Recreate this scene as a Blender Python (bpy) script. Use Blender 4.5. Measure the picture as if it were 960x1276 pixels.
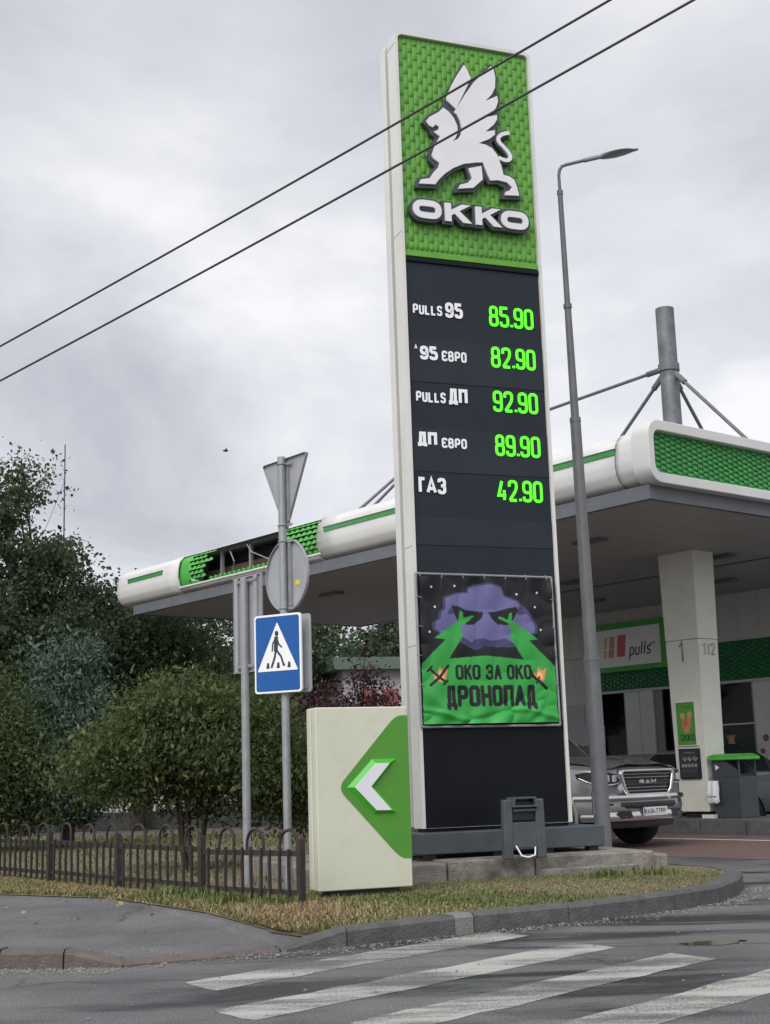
import bpy, bmesh, math, random
import numpy as np
from mathutils import Vector, Matrix
for o in list(bpy.data.objects): bpy.data.objects.remove(o)
S = bpy.context.scene
COL = S.collection
R = math.radians
PI = math.pi

# ------------------------------------------------------------------ camera
CAM_H, PITCH, ROLL, FPX = 1.1, .1905, -.0318, 1700.0
fw = Vector((0, math.cos(PITCH), math.sin(PITCH))); rt0 = Vector((1, 0, 0)); up0 = rt0.cross(fw)
rt = rt0*math.cos(ROLL) + up0*math.sin(ROLL); up = up0*math.cos(ROLL) - rt0*math.sin(ROLL)
cd = bpy.data.cameras.new('camera'); cam = bpy.data.objects.new('camera', cd); COL.objects.link(cam)
cam.matrix_world = Matrix(((rt.x, up.x, -fw.x, 0), (rt.y, up.y, -fw.y, 0), (rt.z, up.z, -fw.z, CAM_H), (0, 0, 0, 1)))
cd.sensor_fit = 'VERTICAL'; cd.sensor_height = 36; cd.lens = 36*FPX/1276; cd.clip_end = 3000; cd.clip_start = .05
S.camera = cam

# ------------------------------------------------------------------ sky and sun (overcast)
SUN_EL, SUN_AZ = 44, 205          # azimuth clockwise from +Y: behind the camera, a little to the left
w = bpy.data.worlds.new('World'); S.world = w; w.use_nodes = True
nt = w.node_tree; nt.nodes.clear(); N = nt.nodes.new; LK = nt.links.new
out = N('ShaderNodeOutputWorld'); bg = N('ShaderNodeBackground'); bg.inputs[1].default_value = .1
sky = N('ShaderNodeTexSky'); sky.sky_type = 'NISHITA'; sky.sun_disc = False
sky.sun_elevation = R(SUN_EL); sky.sun_rotation = R(SUN_AZ); sky.air_density = 1; sky.dust_density = 2
tc = N('ShaderNodeTexCoord'); sep = N('ShaderNodeSeparateXYZ'); LK(tc.outputs['Generated'], sep.inputs[0])
mx = N('ShaderNodeMath'); mx.operation = 'MAXIMUM'; mx.inputs[1].default_value = .0; LK(sep.outputs[2], mx.inputs[0])
ad = N('ShaderNodeMath'); ad.operation = 'ADD'; ad.inputs[1].default_value = .22; LK(mx.outputs[0], ad.inputs[0])
dv = N('ShaderNodeVectorMath'); dv.operation = 'DIVIDE'; LK(tc.outputs['Generated'], dv.inputs[0])
cb = N('ShaderNodeCombineXYZ')
for i in range(3): LK(ad.outputs[0], cb.inputs[i])
LK(cb.outputs[0], dv.inputs[1])
mp = N('ShaderNodeMapping'); LK(dv.outputs[0], mp.inputs[0]); mp.inputs['Location'].default_value = (9.3, 8.3, 0); mp.inputs['Scale'].default_value = (1, .8, 1)
n1 = N('ShaderNodeTexNoise'); n1.inputs['Scale'].default_value = 1.35; n1.inputs['Detail'].default_value = 6; n1.inputs['Roughness'].default_value = .55; n1.inputs['Distortion'].default_value = .25
LK(mp.outputs[0], n1.inputs['Vector'])
cr = N('ShaderNodeValToRGB'); LK(n1.outputs['Fac'], cr.inputs[0])
E_ = cr.color_ramp.elements
E_[0].position = .33; E_[0].color = (.31, .32, .35, 1)
E_[1].position = .63; E_[1].color = (.56, .56, .573, 1)
e = cr.color_ramp.elements.new(.54); e.color = (.465, .47, .49, 1)
ml = N('ShaderNodeVectorMath'); ml.operation = 'SCALE'; ml.inputs['Scale'].default_value = 10; LK(cr.outputs[0], ml.inputs[0])
mixs = N('ShaderNodeMixRGB'); mixs.inputs[0].default_value = .94; LK(sky.outputs[0], mixs.inputs[1]); LK(ml.outputs[0], mixs.inputs[2])
LK(mixs.outputs[0], bg.inputs[0]); LK(bg.outputs[0], out.inputs[0])
sd = bpy.data.lights.new('sun', 'SUN'); sd.energy = 1.5; sd.angle = R(50); sd.color = (1, .97, .93)
so = bpy.data.objects.new('sun', sd); COL.objects.link(so)
az = R(SUN_AZ); el = R(SUN_EL)
so.rotation_euler = Vector((math.sin(az)*math.cos(el), math.cos(az)*math.cos(el), math.sin(el))).to_track_quat('Z', 'Y').to_euler()
so.location = (0, -5, 20)
S.view_settings.view_transform = 'Standard'; S.view_settings.look = 'None'; S.view_settings.gamma = 1
S.view_settings.exposure = 0.82; S.view_settings.use_curve_mapping = False

# ------------------------------------------------------------------ materials
MATS = {}
def M(name, col, rough=.5, metal=0, var=.12, scale=4, bump=0, bscale=60, spec=.5, coat=0, stain=None, sscale=1.5, samt=.5, rvar=.15):
    if name in MATS: return MATS[name]
    m = bpy.data.materials.new(name); m.use_nodes = True; t = m.node_tree; b = t.nodes['Principled BSDF']
    b.inputs['Roughness'].default_value = rough; b.inputs['Metallic'].default_value = metal
    b.inputs['Specular IOR Level'].default_value = spec; b.inputs['Coat Weight'].default_value = coat
    c = t.nodes.new('ShaderNodeTexCoord')
    n = t.nodes.new('ShaderNodeTexNoise'); n.inputs['Scale'].default_value = scale; n.inputs['Detail'].default_value = 8; n.inputs['Roughness'].default_value = .6
    t.links.new(c.outputs['Object'], n.inputs['Vector'])
    r = t.nodes.new('ShaderNodeValToRGB'); r.color_ramp.elements[0].position = .3; r.color_ramp.elements[1].position = .7
    a = [max(0, x*(1-var)) for x in col]; z = [min(1, x*(1+var)) for x in col]
    r.color_ramp.elements[0].color = (*a, 1); r.color_ramp.elements[1].color = (*z, 1)
    t.links.new(n.outputs['Fac'], r.inputs[0]); cur = r.outputs[0]
    if stain:
        n2 = t.nodes.new('ShaderNodeTexNoise'); n2.inputs['Scale'].default_value = sscale; n2.inputs['Detail'].default_value = 10; n2.inputs['Roughness'].default_value = .7
        t.links.new(c.outputs['Object'], n2.inputs['Vector'])
        r2 = t.nodes.new('ShaderNodeValToRGB'); r2.color_ramp.elements[0].position = .5; r2.color_ramp.elements[1].position = .72
        r2.color_ramp.elements[0].color = (0, 0, 0, 1); r2.color_ramp.elements[1].color = (samt, samt, samt, 1)
        t.links.new(n2.outputs['Fac'], r2.inputs[0])
        mm = t.nodes.new('ShaderNodeMixRGB'); mm.inputs[2].default_value = (*stain, 1)
        t.links.new(r2.outputs[0], mm.inputs[0]); t.links.new(cur, mm.inputs[1]); cur = mm.outputs[0]
    t.links.new(cur, b.inputs['Base Color'])
    if rvar:
        mr = t.nodes.new('ShaderNodeMapRange'); mr.inputs[3].default_value = max(.02, rough-rvar); mr.inputs[4].default_value = min(1, rough+rvar)
        t.links.new(n.outputs['Fac'], mr.inputs[0]); t.links.new(mr.outputs[0], b.inputs['Roughness'])
    if bump:
        n3 = t.nodes.new('ShaderNodeTexNoise'); n3.inputs['Scale'].default_value = bscale; n3.inputs['Detail'].default_value = 4
        t.links.new(c.outputs['Object'], n3.inputs['Vector'])
        bb = t.nodes.new('ShaderNodeBump'); bb.inputs['Strength'].default_value = bump; bb.inputs['Distance'].default_value = .02
        t.links.new(n3.outputs['Fac'], bb.inputs['Height']); t.links.new(bb.outputs[0], b.inputs['Normal'])
    MATS[name] = m; return m
def emit(name, col, strength):
    m = bpy.data.materials.new(name); m.use_nodes = True; b = m.node_tree.nodes['Principled BSDF']
    b.inputs['Base Color'].default_value = (.02, .05, .02, 1); b.inputs['Emission Color'].default_value = (*col, 1); b.inputs['Emission Strength'].default_value = strength
    MATS[name] = m; return m
def glass(name, col=(.02, .025, .03), rough=.04):
    m = bpy.data.materials.new(name); m.use_nodes = True; b = m.node_tree.nodes['Principled BSDF']
    b.inputs['Base Color'].default_value = (*col, 1); b.inputs['Roughness'].default_value = rough; b.inputs['Specular IOR Level'].default_value = .6
    MATS[name] = m; return m
def clear_glass(name):
    m = bpy.data.materials.new(name); m.use_nodes = True; t = m.node_tree
    b = t.nodes['Principled BSDF']; b.inputs['Base Color'].default_value = (.01, .012, .014, 1); b.inputs['Roughness'].default_value = .03
    tr = t.nodes.new('ShaderNodeBsdfTransparent'); tr.inputs[0].default_value = (.72, .76, .76, 1)
    mi = t.nodes.new('ShaderNodeMixShader'); mi.inputs[0].default_value = .22
    t.links.new(tr.outputs[0], mi.inputs[1]); t.links.new(b.outputs[0], mi.inputs[2]); t.links.new(mi.outputs[0], t.nodes['Material Output'].inputs[0])
    MATS[name] = m; return m
def leafmat(name, c1, c2, trans=.25):
    m = bpy.data.materials.new(name); m.use_nodes = True; t = m.node_tree; b = t.nodes['Principled BSDF']
    g = t.nodes.new('ShaderNodeNewGeometry'); r = t.nodes.new('ShaderNodeValToRGB')
    r.color_ramp.elements[0].color = (*c1, 1); r.color_ramp.elements[1].color = (*c2, 1)
    t.links.new(g.outputs['Random Per Island'], r.inputs[0]); t.links.new(r.outputs[0], b.inputs['Base Color'])
    b.inputs['Roughness'].default_value = .55; b.inputs['Specular IOR Level'].default_value = .35
    tl = t.nodes.new('ShaderNodeBsdfTranslucent'); t.links.new(r.outputs[0], tl.inputs[0])
    mi = t.nodes.new('ShaderNodeMixShader'); mi.inputs[0].default_value = trans
    t.links.new(b.outputs[0], mi.inputs[1]); t.links.new(tl.outputs[0], mi.inputs[2]); t.links.new(mi.outputs[0], t.nodes['Material Output'].inputs[0])
    MATS[name] = m; return m
def printmat(name, rough=.5):
    m = bpy.data.materials.new(name); m.use_nodes = True; t = m.node_tree; b = t.nodes['Principled BSDF']
    a = t.nodes.new('ShaderNodeVertexColor'); a.layer_name = 'print'; t.links.new(a.outputs[0], b.inputs['Base Color']); b.inputs['Roughness'].default_value = rough
    MATS[name] = m; return m

# ------------------------------------------------------------------ mesh helpers
class MB:
    def __init__(s): s.v = []; s.f = []
    def add(s, vs, fs):
        k = len(s.v); s.v += [tuple(x) for x in vs]; s.f += [tuple(i+k for i in f) for f in fs]; return s
    def box(s, x0, x1, y0, y1, z0, z1):
        return s.add([(x0,y0,z0),(x1,y0,z0),(x1,y1,z0),(x0,y1,z0),(x0,y0,z1),(x1,y0,z1),(x1,y1,z1),(x0,y1,z1)],
                     [(0,3,2,1),(4,5,6,7),(0,1,5,4),(1,2,6,5),(2,3,7,6),(3,0,4,7)])
    def prism(s, pts, y0, y1):            # polygon in x,z extruded along y (y0 is the front)
        n = len(pts); a = sum(pts[i][0]*pts[(i+1)%n][1]-pts[(i+1)%n][0]*pts[i][1] for i in range(n))
        if a < 0: pts = pts[::-1]
        vs = [(p[0], y0, p[1]) for p in pts] + [(p[0], y1, p[1]) for p in pts]
        fs = [tuple(range(n)), tuple(range(2*n-1, n-1, -1))] + [((i+1)%n, i, i+n, (i+1)%n+n) for i in range(n)]
        return s.add(vs, fs)
    def prismz(s, pts, z0, z1):           # polygon in x,y extruded up
        n = len(pts); a = sum(pts[i][0]*pts[(i+1)%n][1]-pts[(i+1)%n][0]*pts[i][1] for i in range(n))
        if a < 0: pts = pts[::-1]
        vs = [(p[0], p[1], z0) for p in pts] + [(p[0], p[1], z1) for p in pts]
        return s.add(vs, [tuple(range(n-1, -1, -1)), tuple(range(n, 2*n))] + [(i, (i+1)%n, (i+1)%n+n, i+n) for i in range(n)])
    def tube(s, pts, rad, n=8, caps=True):
        pts = [Vector(p) for p in pts]; k = len(pts)
        rs = rad if isinstance(rad, (list, tuple)) else [rad]*k
        t0 = (pts[1]-pts[0]).normalized(); u = t0.orthogonal().normalized(); vs = []
        for i in range(k):
            t = (pts[min(i+1, k-1)]-pts[max(i-1, 0)]).normalized()
            u = (u - t*u.dot(t)).normalized(); v = t.cross(u)
            for j in range(n):
                a = 2*PI*j/n; vs.append(pts[i]+(u*math.cos(a)+v*math.sin(a))*rs[i])
        fs = [(i*n+j, i*n+(j+1)%n, (i+1)*n+(j+1)%n, (i+1)*n+j) for i in range(k-1) for j in range(n)]
        if caps: fs += [tuple(range(n-1, -1, -1)), tuple(range((k-1)*n, k*n))]
        return s.add(vs, fs)
    def cyl(s, c, r, z0, z1, n=20): return s.tube([(c[0], c[1], z0), (c[0], c[1], z1)], r, n)
    def ribbon(s, pts, t, y0, y1=None, closed=False):   # mitred stroke in x,z
        P = [Vector((p[0], p[1])) for p in pts]; k = len(P); L = []; Rr = []
        for i in range(k):
            a = P[i]-P[i-1] if (i or closed) else P[1]-P[0]
            b = P[(i+1)%k]-P[i] if (i < k-1 or closed) else P[-1]-P[-2]
            if a.length < 1e-9: a = b
            if b.length < 1e-9: b = a
            a = a.normalized(); b = b.normalized()
            na = Vector((-a.y, a.x)); nb = Vector((-b.y, b.x)); m = na+nb
            m = m.normalized() if m.length > 1e-6 else na
            l = t/2/max(.45, m.dot(na)); L.append(P[i]+m*l); Rr.append(P[i]-m*l)
        y1 = y0 if y1 is None else y1
        vs = [(p.x, y0, p.y) for p in L]+[(p.x, y0, p.y) for p in Rr]
        fs = []
        rng = range(k) if closed else range(k-1)
        for i in rng:
            j = (i+1) % k; fs.append((i, k+i, k+j, j))
        if y1 != y0:
            vs += [(p.x, y1, p.y) for p in L]+[(p.x, y1, p.y) for p in Rr]
            for i in rng:
                j = (i+1) % k; fs += [(i, j, 2*k+j, 2*k+i), (k+j, k+i, 3*k+i, 3*k+j)]
            if not closed: fs += [(0, 2*k, 3*k, k), (k-1, 2*k-1, 4*k-1, 3*k-1)]
        return s.add(vs, fs)
    def build(s, name, mat, parent=None, smooth=False, bevel=0, bseg=2, kind=None, fix=True):
        me = bpy.data.meshes.new(name); me.from_pydata(s.v, [], s.f)
        if fix:
            bm = bmesh.new(); bm.from_mesh(me); bmesh.ops.recalc_face_normals(bm, faces=bm.faces); bm.to_mesh(me); bm.free()
        me.materials.append(MATS[mat] if isinstance(mat, str) else mat)
        return link(name, me, parent, smooth, bevel, bseg, kind)
def link(name, me, parent=None, smooth=False, bevel=0, bseg=2, kind=None):
    if smooth:
        me.polygons.foreach_set('use_smooth', [True]*len(me.polygons))
    o = bpy.data.objects.new(name, me); COL.objects.link(o); o.parent = parent
    if bevel:
        b = o.modifiers.new('bevel', 'BEVEL'); b.width = bevel; b.segments = bseg; b.limit_method = 'ANGLE'; b.angle_limit = R(40)
        me.polygons.foreach_set('use_smooth', [True]*len(me.polygons))
        b.harden_normals = True
    elif smooth and smooth != 'all':
        try: me.set_sharp_from_angle(angle=R(40))
        except Exception: pass
    if kind: o['kind'] = kind
    return o
def tag(o, label, cat, group=None):
    o['label'] = label; o['category'] = cat
    if group: o['group'] = group
    return o
def thing(name, label, cat, loc=(0,0,0), rz=0, group=None):
    o = bpy.data.objects.new(name, None); COL.objects.link(o); o.empty_display_size = .2
    o.location = loc; o.rotation_euler = (0, 0, rz); return tag(o, label, cat, group)
def root(name, loc=(0,0,0), rz=0):
    o = bpy.data.objects.new(name, None); COL.objects.link(o); o.location = loc; o.rotation_euler = (0, 0, rz); o['kind'] = 'structure'; return o
def share(o, parent, loc=None, rz=None):
    c = o.copy(); COL.objects.link(c); c.parent = parent
    if loc is not None: c.location = loc
    if rz is not None: c.rotation_euler = (0, 0, rz)
    return c
def npmesh(name, V, Fq, mat, parent=None, smooth=False, kind=None):
    me = bpy.data.meshes.new(name); n = len(V); k = Fq.shape[1]; m = len(Fq)
    me.vertices.add(n); me.vertices.foreach_set('co', V.astype(np.float32).ravel())
    me.loops.add(m*k); me.loops.foreach_set('vertex_index', Fq.astype(np.int32).ravel())
    me.polygons.add(m); me.polygons.foreach_set('loop_start', np.arange(m, dtype=np.int32)*k)
    me.update(calc_edges=True); me.validate()
    me.materials.append(MATS[mat]); return link(name, me, parent, 'all' if smooth else False, kind=kind)

# ------------------------------------------------------------------ stroke lettering
def rnd(pts, r, closed=False, seg=4):
    k = len(pts); out = []
    for i, p in enumerate(pts):
        if not closed and i in (0, k-1): out.append(tuple(p)); continue
        p = Vector(p); a = Vector(pts[i-1])-p; b = Vector(pts[(i+1) % k])-p
        ra = min(r, a.length*.49); rb = min(r, b.length*.49)
        A = p+a.normalized()*ra; B = p+b.normalized()*rb
        for q in range(seg+1):
            t = q/seg; out.append(tuple(A*(1-t)**2+p*2*t*(1-t)+B*t*t))
    return out
# strokes: (points, closed, rounded)
G = {
 '0': [([(0,0),(1,0),(1,1),(0,1)],1,1)], '1': [([(.1,.78),(.6,1),(.6,0)],0,0)],
 '2': [([(0,.72),(0,1),(1,1),(1,.58),(.02,.0)],0,1),([(0,0),(1,0)],0,0)],
 '3': [([(0,.78),(0,1),(1,1),(1,.52),(.35,.52)],0,1),([(.6,.52),(1,.52),(1,0),(0,0),(0,.22)],0,1)],
 '4': [([(1.05,.24),(0,.24),(.5,1)],0,0),([(.78,0),(.78,.52)],0,0)],
 '5': [([(1,1),(.05,1),(.0,.56)],0,0),([(0,.58),(1,.58),(1,0),(0,0),(0,.22)],0,1)],
 '7': [([(0,1),(1,1),(.35,0)],0,0)],
 '8': [([(0,0),(1,0),(1,.53),(0,.53)],1,1),([(.05,.5),(.95,.5),(.95,1),(.05,1)],1,1)],
 '9': [([(1,.44),(0,.44),(0,1),(1,1),(1,0),(0,0),(0,.22)],0,1)],
 '.': [([(0.5,-.03),(0.5,.1)],0,0)],
 'P': [([(0,0),(0,1)],0,0),([(0,1),(1,1),(1,.44),(0,.44)],0,1)], 'U': [([(0,1),(0,0),(1,0),(1,1)],0,1)], 'L': [([(0,1),(0,0),(1,0)],0,0)],
 'S': [([(1,.78),(1,1),(0,1),(0,.54),(1,.48),(1,0),(0,0),(0,.22)],0,1)],
 'A': [([(0,0),(.5,1),(1,0)],0,0),([(.22,.28),(.78,.28)],0,0)],
 'E': [([(1,.78),(1,1),(0,1),(0,0),(1,0),(1,.22)],0,1),([(0,.5),(.75,.5)],0,0)],
 'B': [([(0,1),(.9,1),(.9,.53),(0,.53)],0,1),([(.5,.53),(1,.53),(1,0),(0,0)],0,1),([(0,-.0),(0,1)],0,0)],
 'D': [([(0,-.2),(0,0),(1,0),(1,-.2)],0,0),([(.14,0),(.26,1),(.84,1),(.84,0)],0,0)],
 'N': [([(0,0),(0,1),(1,1),(1,0)],0,0)], 'G': [([(0,0),(0,1),(1,1)],0,0)],
 'K': [([(0,0),(0,1)],0,0),([(1,1),(.12,.48)],0,0),([(.34,.62),(1,0)],0,0)],
 'H': [([(0,0),(0,1)],0,0),([(1,0),(1,1)],0,0),([(0,.5),(1,.5)],0,0)],
 'R': [([(0,0),(0,1)],0,0),([(0,1),(1,1),(1,.46),(0,.46)],0,1),([(.45,.46),(1,0)],0,0)],
 'M': [([(0,0),(0,1),(.5,.35),(1,1),(1,0)],0,0)], 'I': [([(.5,0),(.5,1)],0,0)],
 'p': [([(0,-.45),(0,.62)],0,0),([(0,.62),(1,.62),(1,0),(0,0)],0,1)], 'u': [([(0,.66),(0,0),(1,0)],0,1),([(1,.66),(1,0)],0,0)],
 'l': [([(.3,1.05),(.3,0)],0,0)], 's': [([(1,.62),(0,.62),(0,.33),(1,.3),(1,0),(0,0)],0,1)],
}
G['O'] = G['0']; NARROW = {'.': .28, 'I': .3, 'l': .45, '1': .7}
def strokes(txt, x, z, H, cw, t, gap, shear=0, rr=.4):
    out = []
    for ch in txt:
        if ch == ' ': x += cw*.6; continue
        wd = cw*NARROW.get(ch, 1)
        for pts, closed, rd in G[ch]:
            P = [(x+t/2+(wd-t)*px, z+t/2+(H-t)*pz) for px, pz in pts]
            if rd: P = rnd(P, rr*cw, closed)
            if shear: P = [(p[0]+(p[1]-z)*shear, p[1]) for p in P]
            out.append((P, closed))
        x += wd+gap
    return out, x-gap
def lettering(name, txt, x, z, H, cw, t, gap, mat, parent, y, shear=0, depth=0, mb=None, rr=.4):
    st, xe = strokes(txt, x, z, H, cw, t, gap, shear, rr); m = mb or MB()
    for i, (P, c) in enumerate(st):
        yy = y-(i % 3)*.0008
        m.ribbon(P, t, yy, (y+depth) if depth else None, bool(c))
    if mb is not None: return mb
    return m.build(name, mat, parent, fix=bool(depth))
# flat print: colours sampled on a fine grid
def inpoly(X, Z, pts):
    r = np.zeros(X.shape, bool); n = len(pts)
    for i in range(n):
        x0, z0 = pts[i]; x1, z1 = pts[(i+1) % n]
        if z0 == z1: continue
        c = ((z0 > Z) != (z1 > Z)) & (X < (x1-x0)*(Z-z0)/(z1-z0)+x0); r ^= c
    return r
def nearline(X, Z, pts, t, closed=False):
    r = np.zeros(X.shape, bool); n = len(pts)
    for i in range(n if closed else n-1):
        a = pts[i]; b = pts[(i+1) % n]; dx = b[0]-a[0]; dz = b[1]-a[1]; l = dx*dx+dz*dz+1e-12
        k = np.clip(((X-a[0])*dx+(Z-a[1])*dz)/l, 0, 1)
        r |= (X-a[0]-k*dx)**2+(Z-a[1]-k*dz)**2 < (t/2)**2
    return r
def printed(name, x0, x1, z0, z1, step, layers, y, parent, mat='print', disp=None, base=(1,1,1)):
    nx = int((x1-x0)/step)+2; nz = int((z1-z0)/step)+2
    X, Z = np.meshgrid(np.linspace(x0, x1, nx), np.linspace(z0, z1, nz)); C = np.ones(X.shape+(4,), np.float32); C[..., :3] = base
    for L in layers:
        if L[0] == 'poly': C[inpoly(X, Z, L[1]), :3] = L[2]
        elif L[0] == 'line': C[nearline(X, Z, L[1], L[2], L[4] if len(L) > 4 else False), :3] = L[3]
        elif L[0] == 'dot': C[(X-L[1][0])**2+(Z-L[1][1])**2 < L[2]**2, :3] = L[3]
        elif L[0] == 'text':
            for P, c in L[1]: C[nearline(X, Z, P, L[2], bool(c)), :3] = L[3]
    Y = np.full(X.shape, float(y))
    if disp is not None: Y = Y+disp(X, Z)
    V = np.stack([X, Y, Z], -1).reshape(-1, 3); I = np.arange(nx*nz).reshape(nz, nx)
    Fq = np.stack([I[:-1, :-1], I[:-1, 1:], I[1:, 1:], I[1:, :-1]], -1).reshape(-1, 4)
    o = npmesh(name, V, Fq, mat, parent, smooth=True)
    at = o.data.color_attributes.new('print', 'FLOAT_COLOR', 'POINT'); at.data.foreach_set('color', C.reshape(-1)); return o
# relief panel of overlapping scales
def scale_panel(name, x0, x1, z0, z1, pw, ph, y, dep, mat, parent, keep=None, fr=.0):
    m = MB(); nz = int(round((z1-z0)/ph)); nx = int(round((x1-x0)/pw)); pw = (x1-x0)/nx; ph = (z1-z0)/nz
    for i in range(nx):
        for j in range(nz+1):
            zb = z0+(j-.5*(i % 2))*ph; zt = min(zb+ph, z1); zb = max(zb, z0)
            if zt-zb < ph*.3: continue
            h = zt-zb; a = x0+i*pw; b = a+pw; g = pw*.025; a += g; b -= g; w3 = (b-a)*.28
            k = dep*(.92+.16*random.random()); q = y-k
            m.add([(a,y,zb+h*.16),(a+w3,q,zb+h*.06),(b-w3,q,zb+h*.06),(b,y,zb+h*.16),(a,y-k*.45,zb+h*.5),(a+w3,y-k*.8,zb+h*.5),(b-w3,y-k*.8,zb+h*.5),(b,y-k*.45,zb+h*.5),(a,y,zt),(a+w3,y-k*.2,zt),(b-w3,y-k*.2,zt),(b,y,zt),
                   (a+w3,y,zb),(b-w3,y,zb)],
                  [(0,1,5,4),(1,2,6,5),(2,3,7,6),(4,5,9,8),(5,6,10,9),(6,7,11,10),(0,12,1),(12,13,2,1),(13,3,2)])
    return m.build(name, mat, parent, smooth='all', kind='stuff', fix=False)

# ------------------------------------------------------------------ palette
M('asphalt', (.085,.086,.09), .62, var=.42, scale=38, bump=.7, bscale=160, stain=(.022,.023,.025), sscale=.7, samt=.95, rvar=.3)
M('sidewalk_asphalt', (.098,.1,.106), .85, var=.22, scale=70, bump=.5, bscale=240, stain=(.07,.07,.072), sscale=1.2)
M('forecourt', (.10,.102,.105), .7, var=.2, scale=30, bump=.3, bscale=150, stain=(.05,.05,.05), sscale=.5)
M('red_paving', (.15,.098,.086), .7, var=.2, scale=14, bump=.3, bscale=120, stain=(.07,.05,.05), sscale=.6)
M('kerb_concrete', (.10,.098,.10), .85, var=.28, scale=9, bump=.6, bscale=60, stain=(.055,.053,.052), sscale=2.2, samt=.75)
M('brown_kerb', (.125,.105,.098), .85, var=.3, scale=12, bump=.6, bscale=60, stain=(.06,.05,.047), sscale=3)
M('pale_kerb', (.19,.185,.18), .85, var=.2, scale=9, bump=.5)
M('concrete', (.23,.215,.195), .9, var=.3, scale=7, bump=.7, bscale=50, stain=(.045,.042,.038), sscale=2.0, samt=.9)
M('dirt', (.16,.125,.08), .95, var=.4, scale=6, bump=.6, bscale=40, stain=(.05,.055,.025), sscale=1.5)
M('shell_white', (.66,.66,.63), .42, var=.05, scale=1.5, stain=(.45,.44,.4), sscale=1.1, samt=.45)
M('cream_sign', (.60,.61,.50), .42, var=.05, scale=1.2, stain=(.46,.44,.35), sscale=2.3, samt=.5)
M('gap_green', (.008,.05,.02), .6)
M('sign_green', (.115,.34,.045), .42, var=.12, scale=1.2, stain=(.085,.25,.035), sscale=1.5)
M('lip_green', (.12,.34,.04), .5)
M('sign_dark', (.014,.02,.03), .45, spec=.3, var=.12, scale=2, stain=(.03,.035,.042), sscale=1.2, samt=.5)
M('row_dark', (.02,.026,.036), .45, spec=.3, var=.12, scale=2)
M('base_dark', (.003,.004,.008), .45, spec=.25, var=.2, scale=2)
M('plinth_paint', (.065,.078,.092), .55, var=.18, scale=5, stain=(.11,.105,.1), sscale=3, samt=.5)
M('logo_white', (.74,.74,.77), .4, var=.04)
M('logo_dark', (.05,.058,.068), .45, var=.15)
M('letter_white', (.86,.87,.92), .5, var=.03)
emit('led_green', (.10,1.0,.01), .82)
M('arrow_green', (.075,.27,.03), .4, var=.04, stain=(.06,.22,.025), sscale=1.2, samt=.4)
M('chevron_green', (.05,.42,.02), .35, var=.05)
M('chevron_white', (.72,.73,.79), .4, var=.04)
M('galvanised', (.31,.325,.34), .5, metal=.35, var=.12, scale=9, stain=(.22,.22,.22), sscale=5)
M('sign_back', (.38,.39,.41), .55, metal=.2, var=.08, scale=4, stain=(.28,.28,.28), sscale=3)
M('sign_blue', (.005,.09,.33), .38, var=.05)
M('sign_white', (.84,.85,.86), .4, var=.03)
M('sign_ink', (.03,.035,.04), .5)
M('sticker', (.65,.52,.05), .5)
M('pole_paint', (.15,.155,.165), .5, metal=.1, var=.16, scale=6, stain=(.09,.085,.08), sscale=4)
M('lamp_grey', (.25,.27,.3), .4)
M('fence_iron', (.026,.022,.021), .75, var=.4, scale=14, bump=.4, bscale=80, stain=(.085,.055,.04), sscale=6, samt=.6)
M('wire', (.05,.05,.052), .6)
M('canopy_white', (.68,.68,.67), .33, var=.04, scale=.8, stain=(.5,.5,.48), sscale=.7, samt=.5)
M('canopy_green', (.07,.38,.055), .4, var=.12, scale=3)
M('canopy_green_dark', (.045,.28,.065), .35, var=.12, scale=3)
M('beam_grey', (.13,.14,.155), .5, var=.15, scale=3)
M('soffit', (.38,.375,.37), .6, var=.1, scale=2)
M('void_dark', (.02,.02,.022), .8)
M('rust', (.10,.06,.045), .8, var=.4)
M('roof_steel', (.14,.15,.16), .55, metal=.3, var=.35, scale=3, stain=(.3,.3,.3), sscale=2.5, samt=.7)
M('wall_panel', (.5,.5,.48), .5, var=.05, stain=(.34,.34,.32), sscale=.8)
M('wall_grey', (.24,.25,.26), .5, var=.06)
M('band_green', (.012,.14,.045), .3, var=.2, scale=5)
M('door_white', (.6,.61,.6), .45, var=.05)
M('interior', (.05,.05,.055), .8, var=.4, scale=2)
M('column_white', (.72,.72,.64), .45, var=.05, stain=(.5,.5,.44), sscale=.9, samt=.4)
M('column_grey', (.22,.25,.2), .5)
M('bin_dark', (.05,.058,.07), .5, var=.15)
M('bin_green', (.09,.42,.06), .4)
M('glove', (.85,.85,.87), .9, var=.08)
M('silver_paint', (.24,.24,.25), .25, metal=.5, var=.05, coat=.6, rvar=.05)
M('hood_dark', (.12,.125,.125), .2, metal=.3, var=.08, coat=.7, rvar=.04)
M('chrome', (.62,.62,.63), .12, metal=1, var=.05, rvar=.05)
M('black_plastic', (.015,.015,.016), .5)
M('tyre', (.02,.02,.02), .85, var=.2)
M('lamp_lens', (.5,.52,.55), .08, metal=.3)
M('plate', (.7,.71,.72), .4)
M('car_grey', (.22,.24,.25), .3, metal=.4, coat=.5, rvar=.05)
M('car_white', (.6,.6,.6), .3, coat=.4)
glass('car_glass'); glass('far_glass', (.05,.06,.07), .1); clear_glass('shop_glass')
M('bark', (.045,.036,.028), .9, var=.4, scale=12, bump=.8, bscale=30)
M('yellow_board', (.5,.4,.08), .5)
M('skin', (.35,.22,.16), .55, var=.05); M('black_cloth', (.012,.012,.014), .85); M('hair', (.03,.022,.015), .7)
M('house_wall', (.45,.43,.42), .8, var=.08); M('house_red', (.3,.09,.08), .7); M('roof_green', (.1,.14,.11), .6); M('house_grey', (.22,.22,.23), .8)
M('bird', (.03,.03,.03), .8)
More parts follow.
